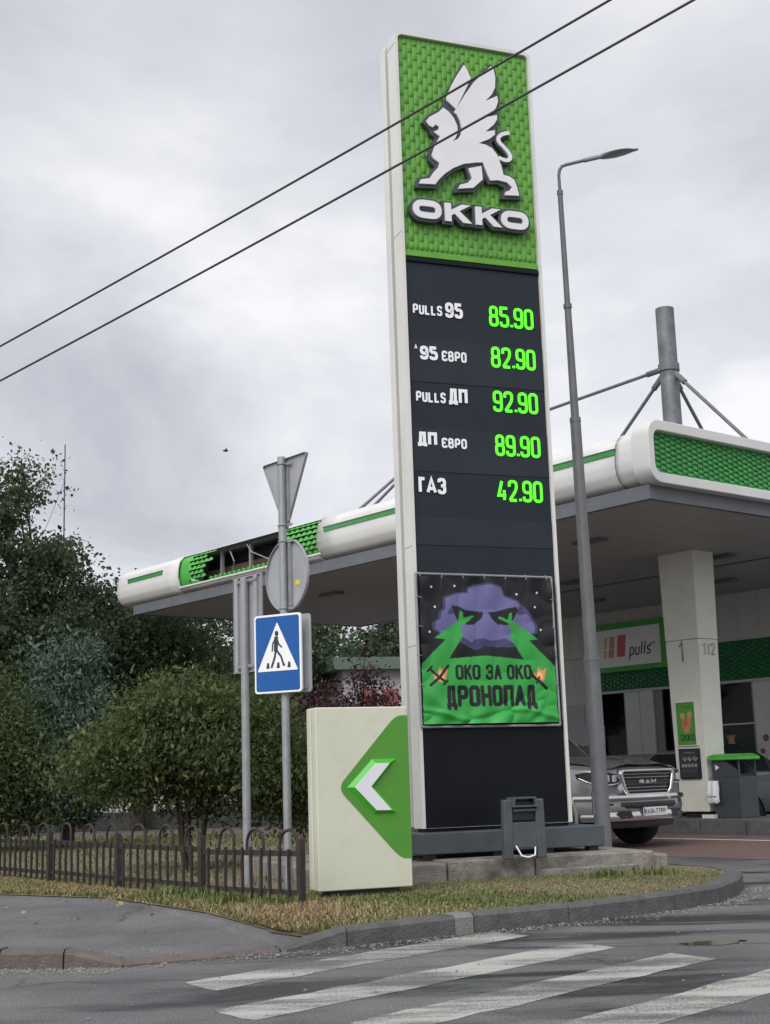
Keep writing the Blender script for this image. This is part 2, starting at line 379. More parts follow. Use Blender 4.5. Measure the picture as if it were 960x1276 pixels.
M('pink', (.62,.11,.16), .5, var=.05); M('orange', (.6,.3,.17), .5, var=.05); M('yellow', (.62,.52,.2), .5, var=.05)
leafmat('leaf_dark', (.03,.052,.028), (.105,.145,.075), .45); leafmat('leaf_mid', (.04,.068,.022), (.125,.17,.06), .45); leafmat('leaf_shrub', (.035,.062,.018), (.145,.18,.065), .42)
leafmat('leaf_blue', (.045,.08,.06), (.11,.16,.12), .2); leafmat('leaf_purple', (.04,.022,.03), (.11,.05,.06)); leafmat('leaf_far', (.03,.05,.03), (.07,.10,.055))
leafmat('grass_blade', (.09,.11,.035), (.40,.34,.17), .15); leafmat('grass_green', (.06,.105,.025), (.21,.235,.085), .2); leafmat('straw', (.15,.11,.055), (.45,.34,.18), .1)
printmat('print', .55); printmat('vinyl', .5)

# ------------------------------------------------------------------ ground
TT = .366
TC = .89; CX, CY = 3.615, 18.073
e1 = Vector((-math.cos(TC), math.sin(TC), 0)); e2 = Vector((math.sin(TC), math.cos(TC), 0))
def cw(a, b, z=0): return Vector((CX, CY, z))+e1*a+e2*b
RC = math.atan2(-e1.y, -e1.x)     # local x runs along -e1 (to the right), local y along e2 (away)
m = MB(); m.add([(-900,-300,0),(900,-300,0),(900,1800,0),(-900,1800,0)], [(0,1,2,3)]); road = m.build('road', 'asphalt'); road['kind'] = 'structure'
def sheet(name, pts, z, mat):
    m = MB(); m.add([(p[0], p[1], p[2] if (len(p) > 2 and not isinstance(p, Vector)) else z) for p in pts], [tuple(range(len(pts)))]); o = m.build(name, mat); o['kind'] = 'structure'; return o
sheet('forecourt', [cw(-14,-2.2), cw(-14,16), cw(22,16), cw(22,-2.2)][::-1], .004, 'forecourt')
sheet('red_paving', [cw(-12,-.66), cw(-12,3.9), cw(16,3.9), cw(16,-.66)][::-1], .008, 'red_paving')
ln = sheet('painted_line', [cw(-9,2.55), cw(-9,2.67), cw(3.4,2.67), cw(3.4,2.55)][::-1], .012, 'sign_white')
# grass island around the sign, sidewalk, kerbs
KB = [(-9.2,9.8,.12),(-2.46,8.75,.12),(-2.05,8.69,.11),(-1.68,8.655,.035),(-.76,9.15,.03),(-.34,9.33,.13),(.39,9.80,.135),(1.25,10.33,.135),(2.14,10.95,.14),(2.62,11.5,.14),(2.93,12.1,.14),(3.17,12.9,.14),(3.17,13.6,.14),(2.9,14.3,.13),(2.3,15.4,.13),(.6,18.7,.13),(-1.4,24,.13)]
gp = [(-.86,9.6,.083),(-.60,9.34,.07),(-.36,9.41,.112),(.33,9.93,.125),(1.17,10.45,.125),(2.05,11.06,.13),(2.5,11.58,.13),(2.79,12.15,.13),(3.02,12.9,.13),(3.02,13.55,.13),(2.76,14.2,.12),(2.17,15.3,.12),(.5,18.6,.12),(-1.5,24,.12),(-4,27.5,.1),(-18,30,.1),(-18,20.5,.1),(-9,16.9,.1),(-3.79,13.45,.1),(-2.54,12.59,.1),(-1.47,10.97,.095),(-.9,9.75,.085)]
sheet('lawn_soil', gp, 0, 'dirt')
sheet('sidewalk', [(-9.2,9.93,.11),(-2.44,8.88,.11),(-2.04,8.83,.10),(-1.66,8.8,.03),(-.78,9.25,.03),(-.58,9.32,.06),(-.84,9.62,.079),(-1.38,11.0,.088),(-2.5,12.63,.092),(-3.75,13.5,.092),(-9,16.95,.092),(-18,20.55,.092),(-18,11.3,.11)], 0, 'sidewalk_asphalt')
kr = root('kerb')
def kerb_run(pts, wd, mat, name='kerb_stone', ln=1.0, seed=1):
    rg = random.Random(seed)
    for i in range(len(pts)-1):
        a = Vector(pts[i]); b = Vector(pts[i+1]); d = b-a; L = math.hypot(d.x, d.y); n = max(1, round(L/ln))
        for k in range(n):
            p = a+d*(k/n); q = a+d*((k+1)/n); u = (q-p); u.z = 0; u.normalize(); p0 = p+u*.005; q0 = q-u*.005
            nn = Vector((-u.y, u.x, 0)); j = rg.uniform(-.008, .008); h1 = p.z+rg.uniform(-.006,.006); h2 = q.z+rg.uniform(-.006,.006)
            c = .025
            prof = lambda P, h: [P+nn*j+Vector((0,0,-.1-P.z)), P+nn*j+Vector((0,0,max(.004,h-c)-P.z)), P+nn*(j+c)+Vector((0,0,h-P.z)), P+nn*(j+wd)+Vector((0,0,h-P.z)), P+nn*(j+wd)+Vector((0,0,-.1-P.z))]
            vs = prof(p0, h1)+prof(q0, h2)
            mm = MB(); mm.add(vs, [(0,1,2,3,4),(9,8,7,6,5)]+[(i2, i2+5, (i2+1)%5+5, (i2+1)%5) for i2 in range(5)])
            mt = mat(i, k) if callable(mat) else mat
            mm.build(name, mt, kr)
kerb_run(KB[:5], .14, 'brown_kerb', ln=.85, seed=3)
kerb_run(KB[4:7], .15, 'kerb_concrete', ln=.95, seed=4)
kerb_run([KB[6], (.53,9.886,.135)], .15, 'pale_kerb', ln=1, seed=5)
kerb_run([(.53,9.886,.135)]+KB[7:], .15, 'kerb_concrete', ln=.95, seed=6)
mm = MB(); a = Vector((.31,9.72)); u = Vector((.84,.54)); nn = Vector((-.54,.84))
# worn crossing stripes
def wornpaint():
    m = bpy.data.materials.new('worn_paint'); m.use_nodes = True; t = m.node_tree; b = t.nodes['Principled BSDF']; b.inputs['Roughness'].default_value = .7
    c = t.nodes.new('ShaderNodeTexCoord'); mp_ = t.nodes.new('ShaderNodeMapping'); mp_.inputs['Rotation'].default_value = (0,0,R(-47)); mp_.inputs['Scale'].default_value = (.45,1.6,1)
    t.links.new(c.outputs['Object'], mp_.inputs[0])
    def nz(s, d, r, vec): 
        n = t.nodes.new('ShaderNodeTexNoise'); n.inputs['Scale'].default_value = s; n.inputs['Detail'].default_value = d; n.inputs['Roughness'].default_value = r; t.links.new(vec, n.inputs['Vector']); return n
    a_ = nz(1.6, 6, .65, mp_.outputs[0]); f_ = nz(70, 3, .6, c.outputs['Object'])
    s1 = t.nodes.new('ShaderNodeMath'); s1.operation = 'MULTIPLY_ADD'; s1.inputs[1].default_value = .42; t.links.new(f_.outputs[0], s1.inputs[0]); t.links.new(a_.outputs[0], s1.inputs[2])
    r = t.nodes.new('ShaderNodeValToRGB'); r.color_ramp.elements[0].position = .63; r.color_ramp.elements[1].position = .79
    r.color_ramp.elements[0].color = (.42,.41,.385,1); r.color_ramp.elements[1].color = (.11,.111,.113,1)
    t.links.new(s1.outputs[0], r.inputs[0]); t.links.new(r.outputs[0], b.inputs['Base Color']); MATS['worn_paint'] = m
wornpaint()
def asphalt(nm, wet=(.02,.021,.023), lo=.03, hi=.165, w0=.50, crk=.8):
    m = MATS[nm]; t = m.node_tree; t.nodes.clear(); N_ = t.nodes.new; K = t.links.new
    o = N_('ShaderNodeOutputMaterial'); b = N_('ShaderNodeBsdfPrincipled'); K(b.outputs[0], o.inputs[0]); c = N_('ShaderNodeTexCoord')
    def nz(s, d, r, sc=(1,1,1), rot=0, dist=0):
        mp_ = N_('ShaderNodeMapping'); mp_.inputs['Scale'].default_value = sc; mp_.inputs['Rotation'].default_value = (0,0,rot); K(c.outputs['Object'], mp_.inputs[0])
        n = N_('ShaderNodeTexNoise'); n.inputs['Scale'].default_value = s; n.inputs['Detail'].default_value = d; n.inputs['Roughness'].default_value = r; n.inputs['Distortion'].default_value = dist; K(mp_.outputs[0], n.inputs[0]); return n.outputs[0]
    def ramp(f, p0, c0, p1, c1):
        r = N_('ShaderNodeValToRGB'); r.color_ramp.elements[0].position = p0; r.color_ramp.elements[1].position = p1; r.color_ramp.elements[0].color = (*c0,1); r.color_ramp.elements[1].color = (*c1,1); K(f, r.inputs[0]); return r.outputs[0]
    def mix(f, a, b_, mode='MIX'):
        x = N_('ShaderNodeMixRGB'); x.blend_type = mode
        if isinstance(f, float): x.inputs[0].default_value = f
        else: K(f, x.inputs[0])
        for i, q in ((1, a), (2, b_)):
            if isinstance(q, tuple): x.inputs[i].default_value = (*q, 1)
            else: K(q, x.inputs[i])
        return x.outputs[0]
    grain = ramp(nz(95, 3, .7), .35, (lo,lo,lo*1.05), .68, (hi,hi,hi*1.03))
    big = ramp(nz(.9, 6, .6), .35, (.62,.62,.63), .7, (1.15,1.14,1.13))
    col = mix(1.0, grain, big, 'MULTIPLY')
    wetf = ramp(nz(1.0, 9, .68, (.28,1.3,1), R(8), .6), w0, (0,0,0), w0+.1, (1,1,1))
    col = mix(wetf, col, wet)
    v = N_('ShaderNodeTexVoronoi'); v.feature = 'DISTANCE_TO_EDGE'; v.inputs['Scale'].default_value = .55
    mpv = N_('ShaderNodeMapping'); K(c.outputs['Object'], mpv.inputs[0])
    ns = N_('ShaderNodeTexNoise'); ns.inputs['Scale'].default_value = 2.5; ns.inputs['Detail'].default_value = 6; K(c.outputs['Object'], ns.inputs[0])
    va = N_('ShaderNodeVectorMath'); va.operation = 'MULTIPLY_ADD'; va.inputs[1].default_value = (.5,.5,0); K(ns.outputs['Color'], va.inputs[0]); K(mpv.outputs[0], va.inputs[2]); K(va.outputs[0], v.inputs['Vector'])
    crack = ramp(v.outputs['Distance'], .0, (1,1,1), .012, (0,0,0))
    crz = ramp(nz(.35, 3, .5), .5, (0,0,0), .58, (.8,.8,.8)); cf_ = mix(1.0, crack, crz, 'MULTIPLY')
    col = mix(cf_, col, (.02,.02,.02)); K(col, b.inputs['Base Color'])
    rg_ = mix(wetf, (.8,.8,.8), (.33,.33,.33)); K(rg_, b.inputs['Roughness'])
    bp = N_('ShaderNodeBump'); bp.inputs['Strength'].default_value = .55; bp.inputs['Distance'].default_value = .012; K(nz(120, 3, .6), bp.inputs['Height']); K(bp.outputs[0], b.inputs['Normal'])
asphalt('asphalt', lo=.04, hi=.27); asphalt('sidewalk_asphalt', (.10,.10,.103), .05, .24, .55, .3); asphalt('forecourt', (.05,.05,.052), .06, .24, .54)
sdir = Vector((-.68,-.733)); sper = Vector((.59,-.8))
zr = root('crosswalk')
for k, (x, y, L, wd) in enumerate([(.654,9.952,2.75,.39),(1.128,9.176,3.0,.38),(1.608,8.514,2.7,.36),(2.1,7.85,3.0,.38),(2.6,7.15,3.3,.38),(3.1,6.45,3.3,.38)]):
    p = Vector((x, y)); q = [p, p+sdir*L, p+sdir*L+sper.normalized()*wd, p+sper.normalized()*wd]
    # uneven hand-worn outline
    rg = random.Random(k); pts = []
    for i in range(4):
        a = q[i]; b = q[(i+1) % 4]; n = 14 if i % 2 == 0 else 4
        for j in range(n): pts.append(a+(b-a)*(j/n)+Vector((rg.uniform(-.02,.02), rg.uniform(-.02,.02))))
    mm = MB(); mm.add([(v.x, v.y, .002) for v in pts], [tuple(range(len(pts)))]); mm.build('crosswalk_stripe', 'worn_paint', zr)
# puddle at the gutter with its own rim
pm = bpy.data.materials.new('puddle_water'); pm.use_nodes = True; b_ = pm.node_tree.nodes['Principled BSDF']; b_.inputs['Base Color'].default_value = (.012,.012,.011,1); b_.inputs['Roughness'].default_value = .09; MATS['puddle_water'] = pm
def puddle(cx, cy, rx, ry, a, seed):
    rg = random.Random(seed); pts = []
    ph = [rg.uniform(0, 6) for _ in range(4)]
    for i in range(40):
        t = 2*PI*i/40; r = 1+.18*math.sin(2*t+ph[0])+.12*math.sin(3*t+ph[1])+.07*math.sin(7*t+ph[2])
        x = rx*r*math.cos(t); y = ry*r*math.sin(t); pts.append((cx+x*math.cos(a)-y*math.sin(a), cy+x*math.sin(a)+y*math.cos(a)))
    sheet('puddle', pts, .003, 'puddle_water')
puddle(1.98, 8.95, .22, .1, .1, 2); puddle(3.75, 12.2, .42, .2, .6, 5)

# ------------------------------------------------------------------ price totem
tot = thing('price_totem', 'tall fuel price totem with green griffin panel and lit green prices', 'price sign', (1.028, 13.789, 0), TT)
X0, X1, ZT = -.815, .815, 9.01
def rrect(x0, x1, z0, z1, r, n=5, bottom=True):
    pts = []
    for cx, cz, a0 in ((x1-r, z1-r, 0), (x0+r, z1-r, 90)):
        pts += [(cx+r*math.cos(R(a0+90*i/n)), cz+r*math.sin(R(a0+90*i/n))) for i in range(n+1)]
    if bottom:
        for cx, cz, a0 in ((x0+r, z0+r, 180), (x1-r, z0+r, 270)):
            pts += [(cx+r*math.cos(R(a0+90*i/n)), cz+r*math.sin(R(a0+90*i/n))) for i in range(n+1)]
    else: pts += [(x0, z0), (x1, z0)]
    return pts
def frame(m, outer, inner, y0, y1, yin=None):   # ring between two outlines of equal length, with inner return
    n = len(outer); yi = y1 if yin is None else yin
    vs = [(p[0], y0, p[1]) for p in outer]+[(p[0], y0, p[1]) for p in inner]+[(p[0], y1, p[1]) for p in outer]+[(p[0], yi, p[1]) for p in inner]
    fs = []
    for i in range(n):
        j = (i+1) % n; fs += [(i, j, n+j, n+i), (i, 2*n+i, 2*n+j, j), (n+i, n+j, 3*n+j, 3*n+i)]
    return m.add(vs, fs)
m = MB(); frame(m, rrect(X0, X1, .58, ZT, .07, bottom=False), rrect(X0+.035, X1-.035, .581, ZT-.04, .05, bottom=False), 0, .225)
m.build('front_shell', 'shell_white', tot, bevel=.008)
m = MB(); m.prism(rrect(X0+.22, X1-.22, .5, ZT-.22, .05, bottom=False), .19, .36); m.build('core', 'gap_green', tot)
m = MB(); m.prism(rrect(X0, X1, .58, ZT, .07, bottom=False), .33, .46); m.build('rear_shell', 'shell_white', tot, bevel=.01)
for zz in (2.35, 3.35, 6.7, 8.86):     # seams in the side cladding
    m = MB(); m.box(X0-.002, X0+.01, .008, .22, zz, zz+.005); m.build('seam', 'galvanised', tot)
gpanel = MB().box(X0+.036, X1-.036, .045, .2, 6.44, ZT-.042).build('green_panel', 'sign_green', tot)
random.seed(4)
scale_panel('relief_scales', X0+.04, X1-.04, 6.53, ZT-.05, .058, .175, .042, .011, 'sign_green', gpanel)
MB().box(X0+.037, X1-.037, .02, .043, 6.445, 6.50).build('lip', 'lip_green', gpanel, bevel=.006)
dpanel = MB().box(X0+.036, X1-.036, .03, .21, .5, 6.42).build('dark_panel', 'sign_dark', tot)
MB().box(X0+.036, X1-.036, .006, .029, 6.385, 6.425).build('top_trim', 'base_dark', dpanel)
MB().box(X0+.037, X1-.037, .022, .0295, .5, 1.60).build('lower_panel', 'base_dark', dpanel)
for zb, zt in ((5.08,5.54),(4.13,4.585),(3.37,3.65)):
    MB().box(X0+.037, X1-.037, .024, .0295, zb, zt).build('row_panel', 'row_dark', dpanel)
BODY=[(-0.301,8.151),(-0.239,8.114),(-0.183,8.052),(-0.144,7.964),(-0.141,7.882),(-0.174,7.812),(-0.207,7.775),(-0.146,7.807),(-0.104,7.86),(-0.088,7.937),(-0.108,8.028),(-0.143,8.093),(-0.175,8.116),(-0.108,8.226),(-0.031,8.351),(0.077,8.507),(0.18,8.619),(0.295,8.734),(0.325,8.711),(0.342,8.61),(0.334,8.488),(0.29,8.397),(0.208,8.308),(0.353,8.388),(0.362,8.325),(0.331,8.241),(0.218,8.119),(0.341,8.162),(0.338,8.107),(0.296,8.041),(0.19,7.942),(0.305,7.976),(0.302,7.923),(0.239,7.867),(0.103,7.796),(0.187,7.789),(0.262,7.757),(0.317,7.69),(0.359,7.573),(0.382,7.464),(0.452,7.457),(0.511,7.423),(0.539,7.344),(0.56,7.246),(0.39,7.231),(0.401,7.273),(0.451,7.291),(0.477,7.336),(0.417,7.384),(0.311,7.394),(0.226,7.378),(0.193,7.439),(0.143,7.577),(0.056,7.565),(-0.088,7.529),(-0.209,7.466),(-0.318,7.382),(-0.391,7.303),(-0.428,7.25),(-0.614,7.235),(-0.593,7.283),(-0.488,7.313),(-0.441,7.388),(-0.382,7.454),(-0.371,7.501),(-0.444,7.549),(-0.456,7.582),(-0.409,7.704),(-0.353,7.809),(-0.399,7.835),(-0.422,7.855),(-0.367,7.882),(-0.358,7.925),(-0.4,7.938),(-0.429,7.903),(-0.471,7.915),(-0.508,7.963),(-0.467,8.016),(-0.358,8.089)]
BACK=[(-0.295,8.192),(-0.255,8.288),(-0.199,8.427),(-0.121,8.584),(-0.027,8.748),(0.061,8.576),(0.079,8.536),(0.181,8.653),(0.302,8.779),(0.356,8.725),(0.374,8.603),(0.363,8.481),(0.334,8.409),(0.384,8.422),(0.394,8.33),(0.36,8.236),(0.327,8.174),(0.377,8.196),(0.367,8.099),(0.334,8.023),(0.338,7.917),(0.266,7.828),(0.306,7.759),(0.351,7.694),(0.389,7.587),(0.413,7.491),(0.485,7.478),(0.541,7.433),(0.57,7.348),(0.592,7.215),(0.349,7.191),(0.356,7.239),(0.394,7.325),(0.31,7.361),(0.203,7.342),(0.157,7.434),(0.117,7.533),(0.055,7.532),(-0.09,7.494),(-0.198,7.433),(-0.296,7.355),(-0.369,7.272),(-0.411,7.216),(-0.652,7.194),(-0.62,7.307),(-0.506,7.341),(-0.473,7.4),(-0.419,7.46),(-0.486,7.527),(-0.489,7.589),(-0.442,7.709),(-0.405,7.797),(-0.451,7.832),(-0.476,7.889),(-0.548,7.957),(-0.489,8.041),(-0.369,8.12)]
WING=[(-0.029,8.7),(0.006,8.639),(0.046,8.549),(0.003,8.459),(-0.076,8.304),(-0.15,8.158),(-0.205,8.201),(-0.25,8.241),(-0.253,8.283),(-0.19,8.428),(-0.112,8.571)]
LEG=[(-0.031,7.485),(0.122,7.534),(0.131,7.379),(0.018,7.269),(-0.163,7.234),(-0.137,7.284),(-0.051,7.314),(0.005,7.379)]
LEGB=[(-0.066,7.501),(0.152,7.561),(0.161,7.369),(0.031,7.232),(-0.209,7.196),(-0.169,7.307),(-0.063,7.344),(-0.028,7.386)]
TAIL=rnd([(0.48,7.973),(0.393,7.946),(0.342,7.901),(0.347,7.845),(0.409,7.792),(0.469,7.73),(0.486,7.68),(0.455,7.643),(0.401,7.64),(0.337,7.66)], .03, seg=3)
YB, YF = -.03, -.055
m = MB(); m.prism(BACK, YB, .03); m.prism(LEGB, YB+.001, .03); m.ribbon(TAIL, .085, YB+.002, .03)
lg = m.build('griffin_emblem', 'logo_dark', tot)
m = MB(); m.prism(BODY, YF, YB-.001); m.prism(WING, YF, YB-.001); m.prism(LEG, YF, YB-.001); m.ribbon(TAIL, .042, YF+.001, YB-.001)
m.build('griffin_face', 'logo_white', lg, bevel=.004)
for i, (ch, x, wd) in enumerate((('O', -.70, .325), ('K', -.345, .32), ('K', .012, .32), ('O', .325, .325))):
    z0_, hh = 6.845, .205
    if ch == 'O':
        t_ = .068; P = rnd([(x+t_/2,z0_+t_/2),(x+wd-t_/2,z0_+t_/2),(x+wd-t_/2,z0_+hh-t_/2),(x+t_/2,z0_+hh-t_/2)], .085, True, 6)
        lb = MB().ribbon(P, t_+.06, -.045, .03, True).build('letter', 'logo_dark', tot)
        MB().ribbon(P, t_, -.068, -.0452, True).build('letter_face', 'logo_white', lb)
    else:
        U_ = [(0,0),(.24,0),(.24,.34),(.37,.45),(.70,0),(1.04,0),(.56,.62),(1.0,1),(.66,1),(.24,.64),(.24,1),(0,1)]
        P = [(x+.01+wd*.93*a_, z0_+hh*b_) for a_, b_ in U_]
        lb = MB().prism(P, -.045, .03).ribbon(P, .06, -.0445, .03, True).build('letter', 'logo_dark', tot)
        MB().prism(P, -.068, -.0452).build('letter_face', 'logo_white', lb)
# price rows: fuel name in white, price as lit figures
YL = .018
def row(parts, price, zp, zs):
    m = MB()
    for txt, x, z, H, cwid, t, gap in parts: lettering('', txt, x, z, H, cwid, t, gap, None, None, YL, mb=m, rr=.3)
    m.build('fuel_name', 'letter_white', tot, fix=False)
    lettering('price', price, .16, zp, .232, .113, .0325, .011, 'led_green', tot, YL, rr=.33)
row([('PULLS', -.712, 5.806, .112, .060, .0215, .008), ('95', -.345, 5.797, .170, .096, .035, .010)], '85.90', 5.748, 0)
row([('A', -.712, 5.425, .05, .036, .010, 0), ('95', -.65, 5.317, .15, .096, .034, .009), ('EBPO', -.405, 5.317, .114, .064, .0215, .009)], '82.90', 5.293, 0)
row([('PULLS', -.712, 4.860, .114, .060, .0215, .008), ('DN', -.345, 4.862, .165, .102, .035, .010)], '92.90', 4.81, 0)
row([('DN', -.71, 4.395, .148, .102, .035, .010), ('EBPO', -.445, 4.385, .108, .064, .0215, .009)], '89.90', 4.333, 0)
row([('G', -.72, 3.895, .172, .085, .034, .0), ('A', -.635, 3.895, .172, .115, .033, .012), ('3', -.51, 3.895, .172, .094, .034, .012)], '42.90', 3.85, 0)
# steel plinth on bolts
pl = MB().box(-.93, 1.06, -.2, .62, .345, .545).build('plinth', 'plinth_paint', tot, bevel=.012)
for x in (-.8, -.1, .45, .95):
    MB().box(x-.05, x+.05, -.16, -.06, .295, .345).build('foot_plate', 'black_plastic', pl)
# vinyl banner laced to a pipe frame
ban = thing('banner', 'black and green vinyl banner with purple cloud laced to a pipe frame', 'banner', (1.028, 13.789, 0), TT)
fr = MB()
fr.tube([(-.812,-.03,3.065),(.705,-.03,3.055)], .013, 8); fr.tube([(-.80,-.03,1.55),(.715,-.03,1.545)], .013, 8)
fr.tube([(-.812,-.03,3.065),(-.80,-.03,1.55)], .0129, 8); fr.tube([(.705,-.03,3.055),(.715,-.03,1.545)], .0129, 8)
fr.build('pipe_frame', 'galvanised', ban, smooth=True)
for i in range(7):
    x = -.77+i*.235; MB().tube([(x,-.052,3.025),(x,-.05,3.07),(x,-.012,3.078)], .004, 5).build('lace', 'galvanised', ban)
for i in range(4):
    z = 1.95+i*.29
    MB().tube([(-.76,-.06,z),(-.80,-.055,z+.01),(-.822,-.03,z+.01)], .004, 5).build('lace', 'galvanised', ban)
    MB().tube([(.665,-.06,z),(.70,-.055,z+.01),(.725,-.03,z+.01)], .004, 5).build('lace', 'galvanised', ban)
cloud=[(-0.503,2.819),(-0.38,2.865),(-0.258,2.873),(-0.245,2.925),(-0.188,2.946),(-0.008,2.966),(0.114,2.931),(0.143,2.849),(0.21,2.82),(0.277,2.8),(0.331,2.749),(0.385,2.698),(0.428,2.637),(0.48,2.544),(0.476,2.483),(0.406,2.462),(0.352,2.513),(0.258,2.461),(0.23,2.348),(0.139,2.338),(0.052,2.388),(-0.04,2.347),(-0.103,2.408),(-0.195,2.347),(-0.261,2.357),(-0.346,2.416),(-0.42,2.476),(-0.54,2.465),(-0.625,2.515),(-0.622,2.575),(-0.566,2.616),(-0.553,2.676),(-0.508,2.717)]
shade=[(-0.345,2.437),(-0.238,2.377),(-0.203,2.407),(-0.103,2.418),(-0.015,2.394),(0.143,2.419),(0.231,2.369),(0.229,2.338),(0.049,2.327),(-0.084,2.347),(-0.197,2.296),(-0.305,2.346),(-0.38,2.386)]
gre=[(-0.8,2.15),(-0.521,2.406),(-0.64,2.421),(-0.371,2.594),(-0.35,2.699),(-0.323,2.679),(-0.314,2.623),(-0.252,2.639),(-0.225,2.65),(-0.196,2.64),(-0.295,2.568),(-0.351,2.537),(-0.334,2.437),(-0.486,2.216),(-0.089,2.246),(0.335,2.206),(0.189,2.44),(0.215,2.501),(0.174,2.573),(0.064,2.627),(0.088,2.643),(0.171,2.607),(0.191,2.675),(0.221,2.682),(0.216,2.604),(0.506,2.411),(0.403,2.4),(0.663,2.155),(0.72,2.12),(0.72,1.5),(-0.82,1.5)]
eyeL=[(-0.43,2.739),(-0.375,2.745),(-0.289,2.7),(-0.094,2.682),(-0.115,2.621),(-0.207,2.555),(-0.328,2.558),(-0.381,2.598),(-0.422,2.678)]
eyeR=[(-0.041,2.683),(0.068,2.694),(0.182,2.727),(0.274,2.742),(0.295,2.707),(0.245,2.625),(0.173,2.552),(0.061,2.561),(-0.004,2.612)]
BK=(.004,.0045,.007); PU=(.135,.13,.30); PD=(.05,.045,.13); GR=(.03,.33,.055); FL=(.75,.25,.12); FY=(.8,.5,.15)
def flame(cx, cz): 
    return [('poly',[(cx-.07,cz-.05),(cx-.075,cz+.02),(cx-.03,cz+.0),(cx-.01,cz+.075),(cx+.03,cz+.03),(cx+.08,cz+.06),(cx+.06,cz-.01),(cx+.05,cz-.06),(cx,cz-.08)],FL),('poly',[(cx-.03,cz-.04),(cx-.01,cz+.03),(cx+.03,cz),(cx+.03,cz-.045)],FY)]
t1, _ = strokes('OKO 3A OKO', -.425, 2.005, .15, .082, .026, .0115, rr=.3)
t2, _ = strokes('DPOHONAD', -.537, 1.742, .205, .112, .036, .0135, rr=.25)
lay = [('poly',[(x*1.06+.004,(z-2.6)*1.05+2.60) for x,z in cloud],PD),('poly',cloud,PU),('poly',shade,PD),
       ('poly',[(-.5,2.66),(-.43,2.76),(-.36,2.70),(-.44,2.66)],PD),('poly',[(.27,2.70),(.33,2.76),(.4,2.67),(.3,2.66)],PD),
       ('poly',eyeL,BK),('poly',eyeR,BK),('poly',gre,GR)]
lay += flame(-.585,2.06)+[('line',[(-.70,1.955),(-.60,2.03),(-.50,2.145)],.028,BK),('line',[(-.70,2.115),(-.60,2.03),(-.535,1.985)],.026,BK),('line',[(-.725,2.09),(-.675,2.14)],.02,BK),('line',[(-.56,1.96),(-.51,2.0)],.02,BK)]
lay += flame(.50,2.06)+[('line',[(.385,2.14),(.425,2.05)],.03,BK),('line',[(.41,2.05),(.48,2.0),(.575,1.915)],.034,BK),('line',[(.50,2.03),(.47,1.97)],.022,BK)]
lay += [('text', t1, .030, BK), ('text', t2, .044, BK)]
for p in ((-.66,2.93),(-.40,2.945),(.29,2.87),(.52,2.89),(-.62,2.73),(.485,2.74),(-.69,2.48),(.545,2.51)): lay.append(('dot', p, .011, (.7,.7,.75)))
def wr(X, Z):
    u = (X+.805)/1.51; top = np.exp(-(3.04-Z)/.12); bot = np.exp(-(Z-1.56)/.16)
    d = .016*top*np.abs(np.sin(PI*(X+.77)/.235))+.03*bot*np.sin(7*u+1.2)*np.sin(2.3*u+.5)
    d += .006*np.sin(9*X+7*Z)+.004*np.sin(17*X-11*Z+2)+.012*bot*np.sin(22*(X-.8*Z))+.01*np.exp(-(.7-X)/.12)*np.sin(20*Z)+.01*np.exp(-(X+.8)/.1)*np.sin(17*Z+1)
    d += .022*np.exp(-((X-.45)-(Z-1.7)*.9)**2/.004)*np.exp(-((Z-1.7)/.12)**2)
    d += .02*np.exp(-((X+.55)+(Z-1.72)*.8)**2/.006)*np.exp(-((Z-1.72)/.14)**2)+.012*np.exp(-((Z-1.66-.05*np.sin(6*X))/.03)**2)
    return -.045-np.abs(d)*1.5
printed('banner_sheet', -.785, .685, 1.575, 3.035, .0052, lay, 0, ban, 'vinyl', wr, BK)

# concrete footing of the totem
cf = thing('concrete_footing', 'weathered concrete slab edge under the price totem', 'footing', (.14, 12.86, 0), .342)
for i, (a, b, h) in enumerate(((-.9,.35,.285),(.36,1.25,.30),(1.26,2.52,.30))):
    m = MB(); rg = random.Random(i)
    pts = [(a,0),(b,0),(b,2.4),(a,2.4)]
    m.prismz([(a,rg.uniform(-.02,.02)),((a+b)/2,rg.uniform(-.02,.02)),(b-.003,rg.uniform(-.02,.02)),(b-.003,2.6),(a,2.6)], -.05, h); m.build('slab', 'concrete', cf, bevel=.018)
m = MB(); m.prismz([(2.46,-.16),(2.60,-.13),(2.64,.2),(2.53,.22)], .0, .27); m.build('broken_block', 'concrete', cf, bevel=.02)
m = MB(); m.prismz([(1.3,-.09),(2.2,-.11),(2.35,-.02),(1.25,-.025)], .0, .19); m.build('crumbling_ledge', 'concrete', cf, bevel=.02)

# floodlight housing at the foot
fl = thing('floodlight', 'grey steel floodlight stand at the foot of the price totem', 'floodlight', (1.2, 13.06, .3), .33)
for s in (-1, 1):
    m = MB(); m.prism([(s*.17-.045,0),(s*.17+.045,0),(s*.16+.045,.54),(s*.16-.045,.54)] , -.03, .05); m.build('leg', 'plinth_paint', fl, bevel=.012)
MB().box(-.125,.125,-.02,.035,.10,.33).build('front_plate', 'plinth_paint', fl, bevel=.006)
MB().box(-.12,.12,.0,.16,.34,.53).build('lamp_body', 'black_plastic', fl, bevel=.012)
m = MB(); frame(m, [(-.13,.47),(.13,.47),(.115,.56),(-.115,.56)], [(-.105,.485),(.105,.485),(.095,.545),(-.095,.545)], -.06, .1); m.build('visor', 'plinth_paint', fl)
MB().box(-.11,.11,-.035,.02,.43,.45).build('bracket', 'plinth_paint', fl)
MB().tube([(-.1,-.03,.12),(-.06,-.06,.03),(0,-.07,.015),(.08,-.05,.03),(.1,-.02,.1)], .008, 6).build('cable', 'sign_white', fl, smooth=True)

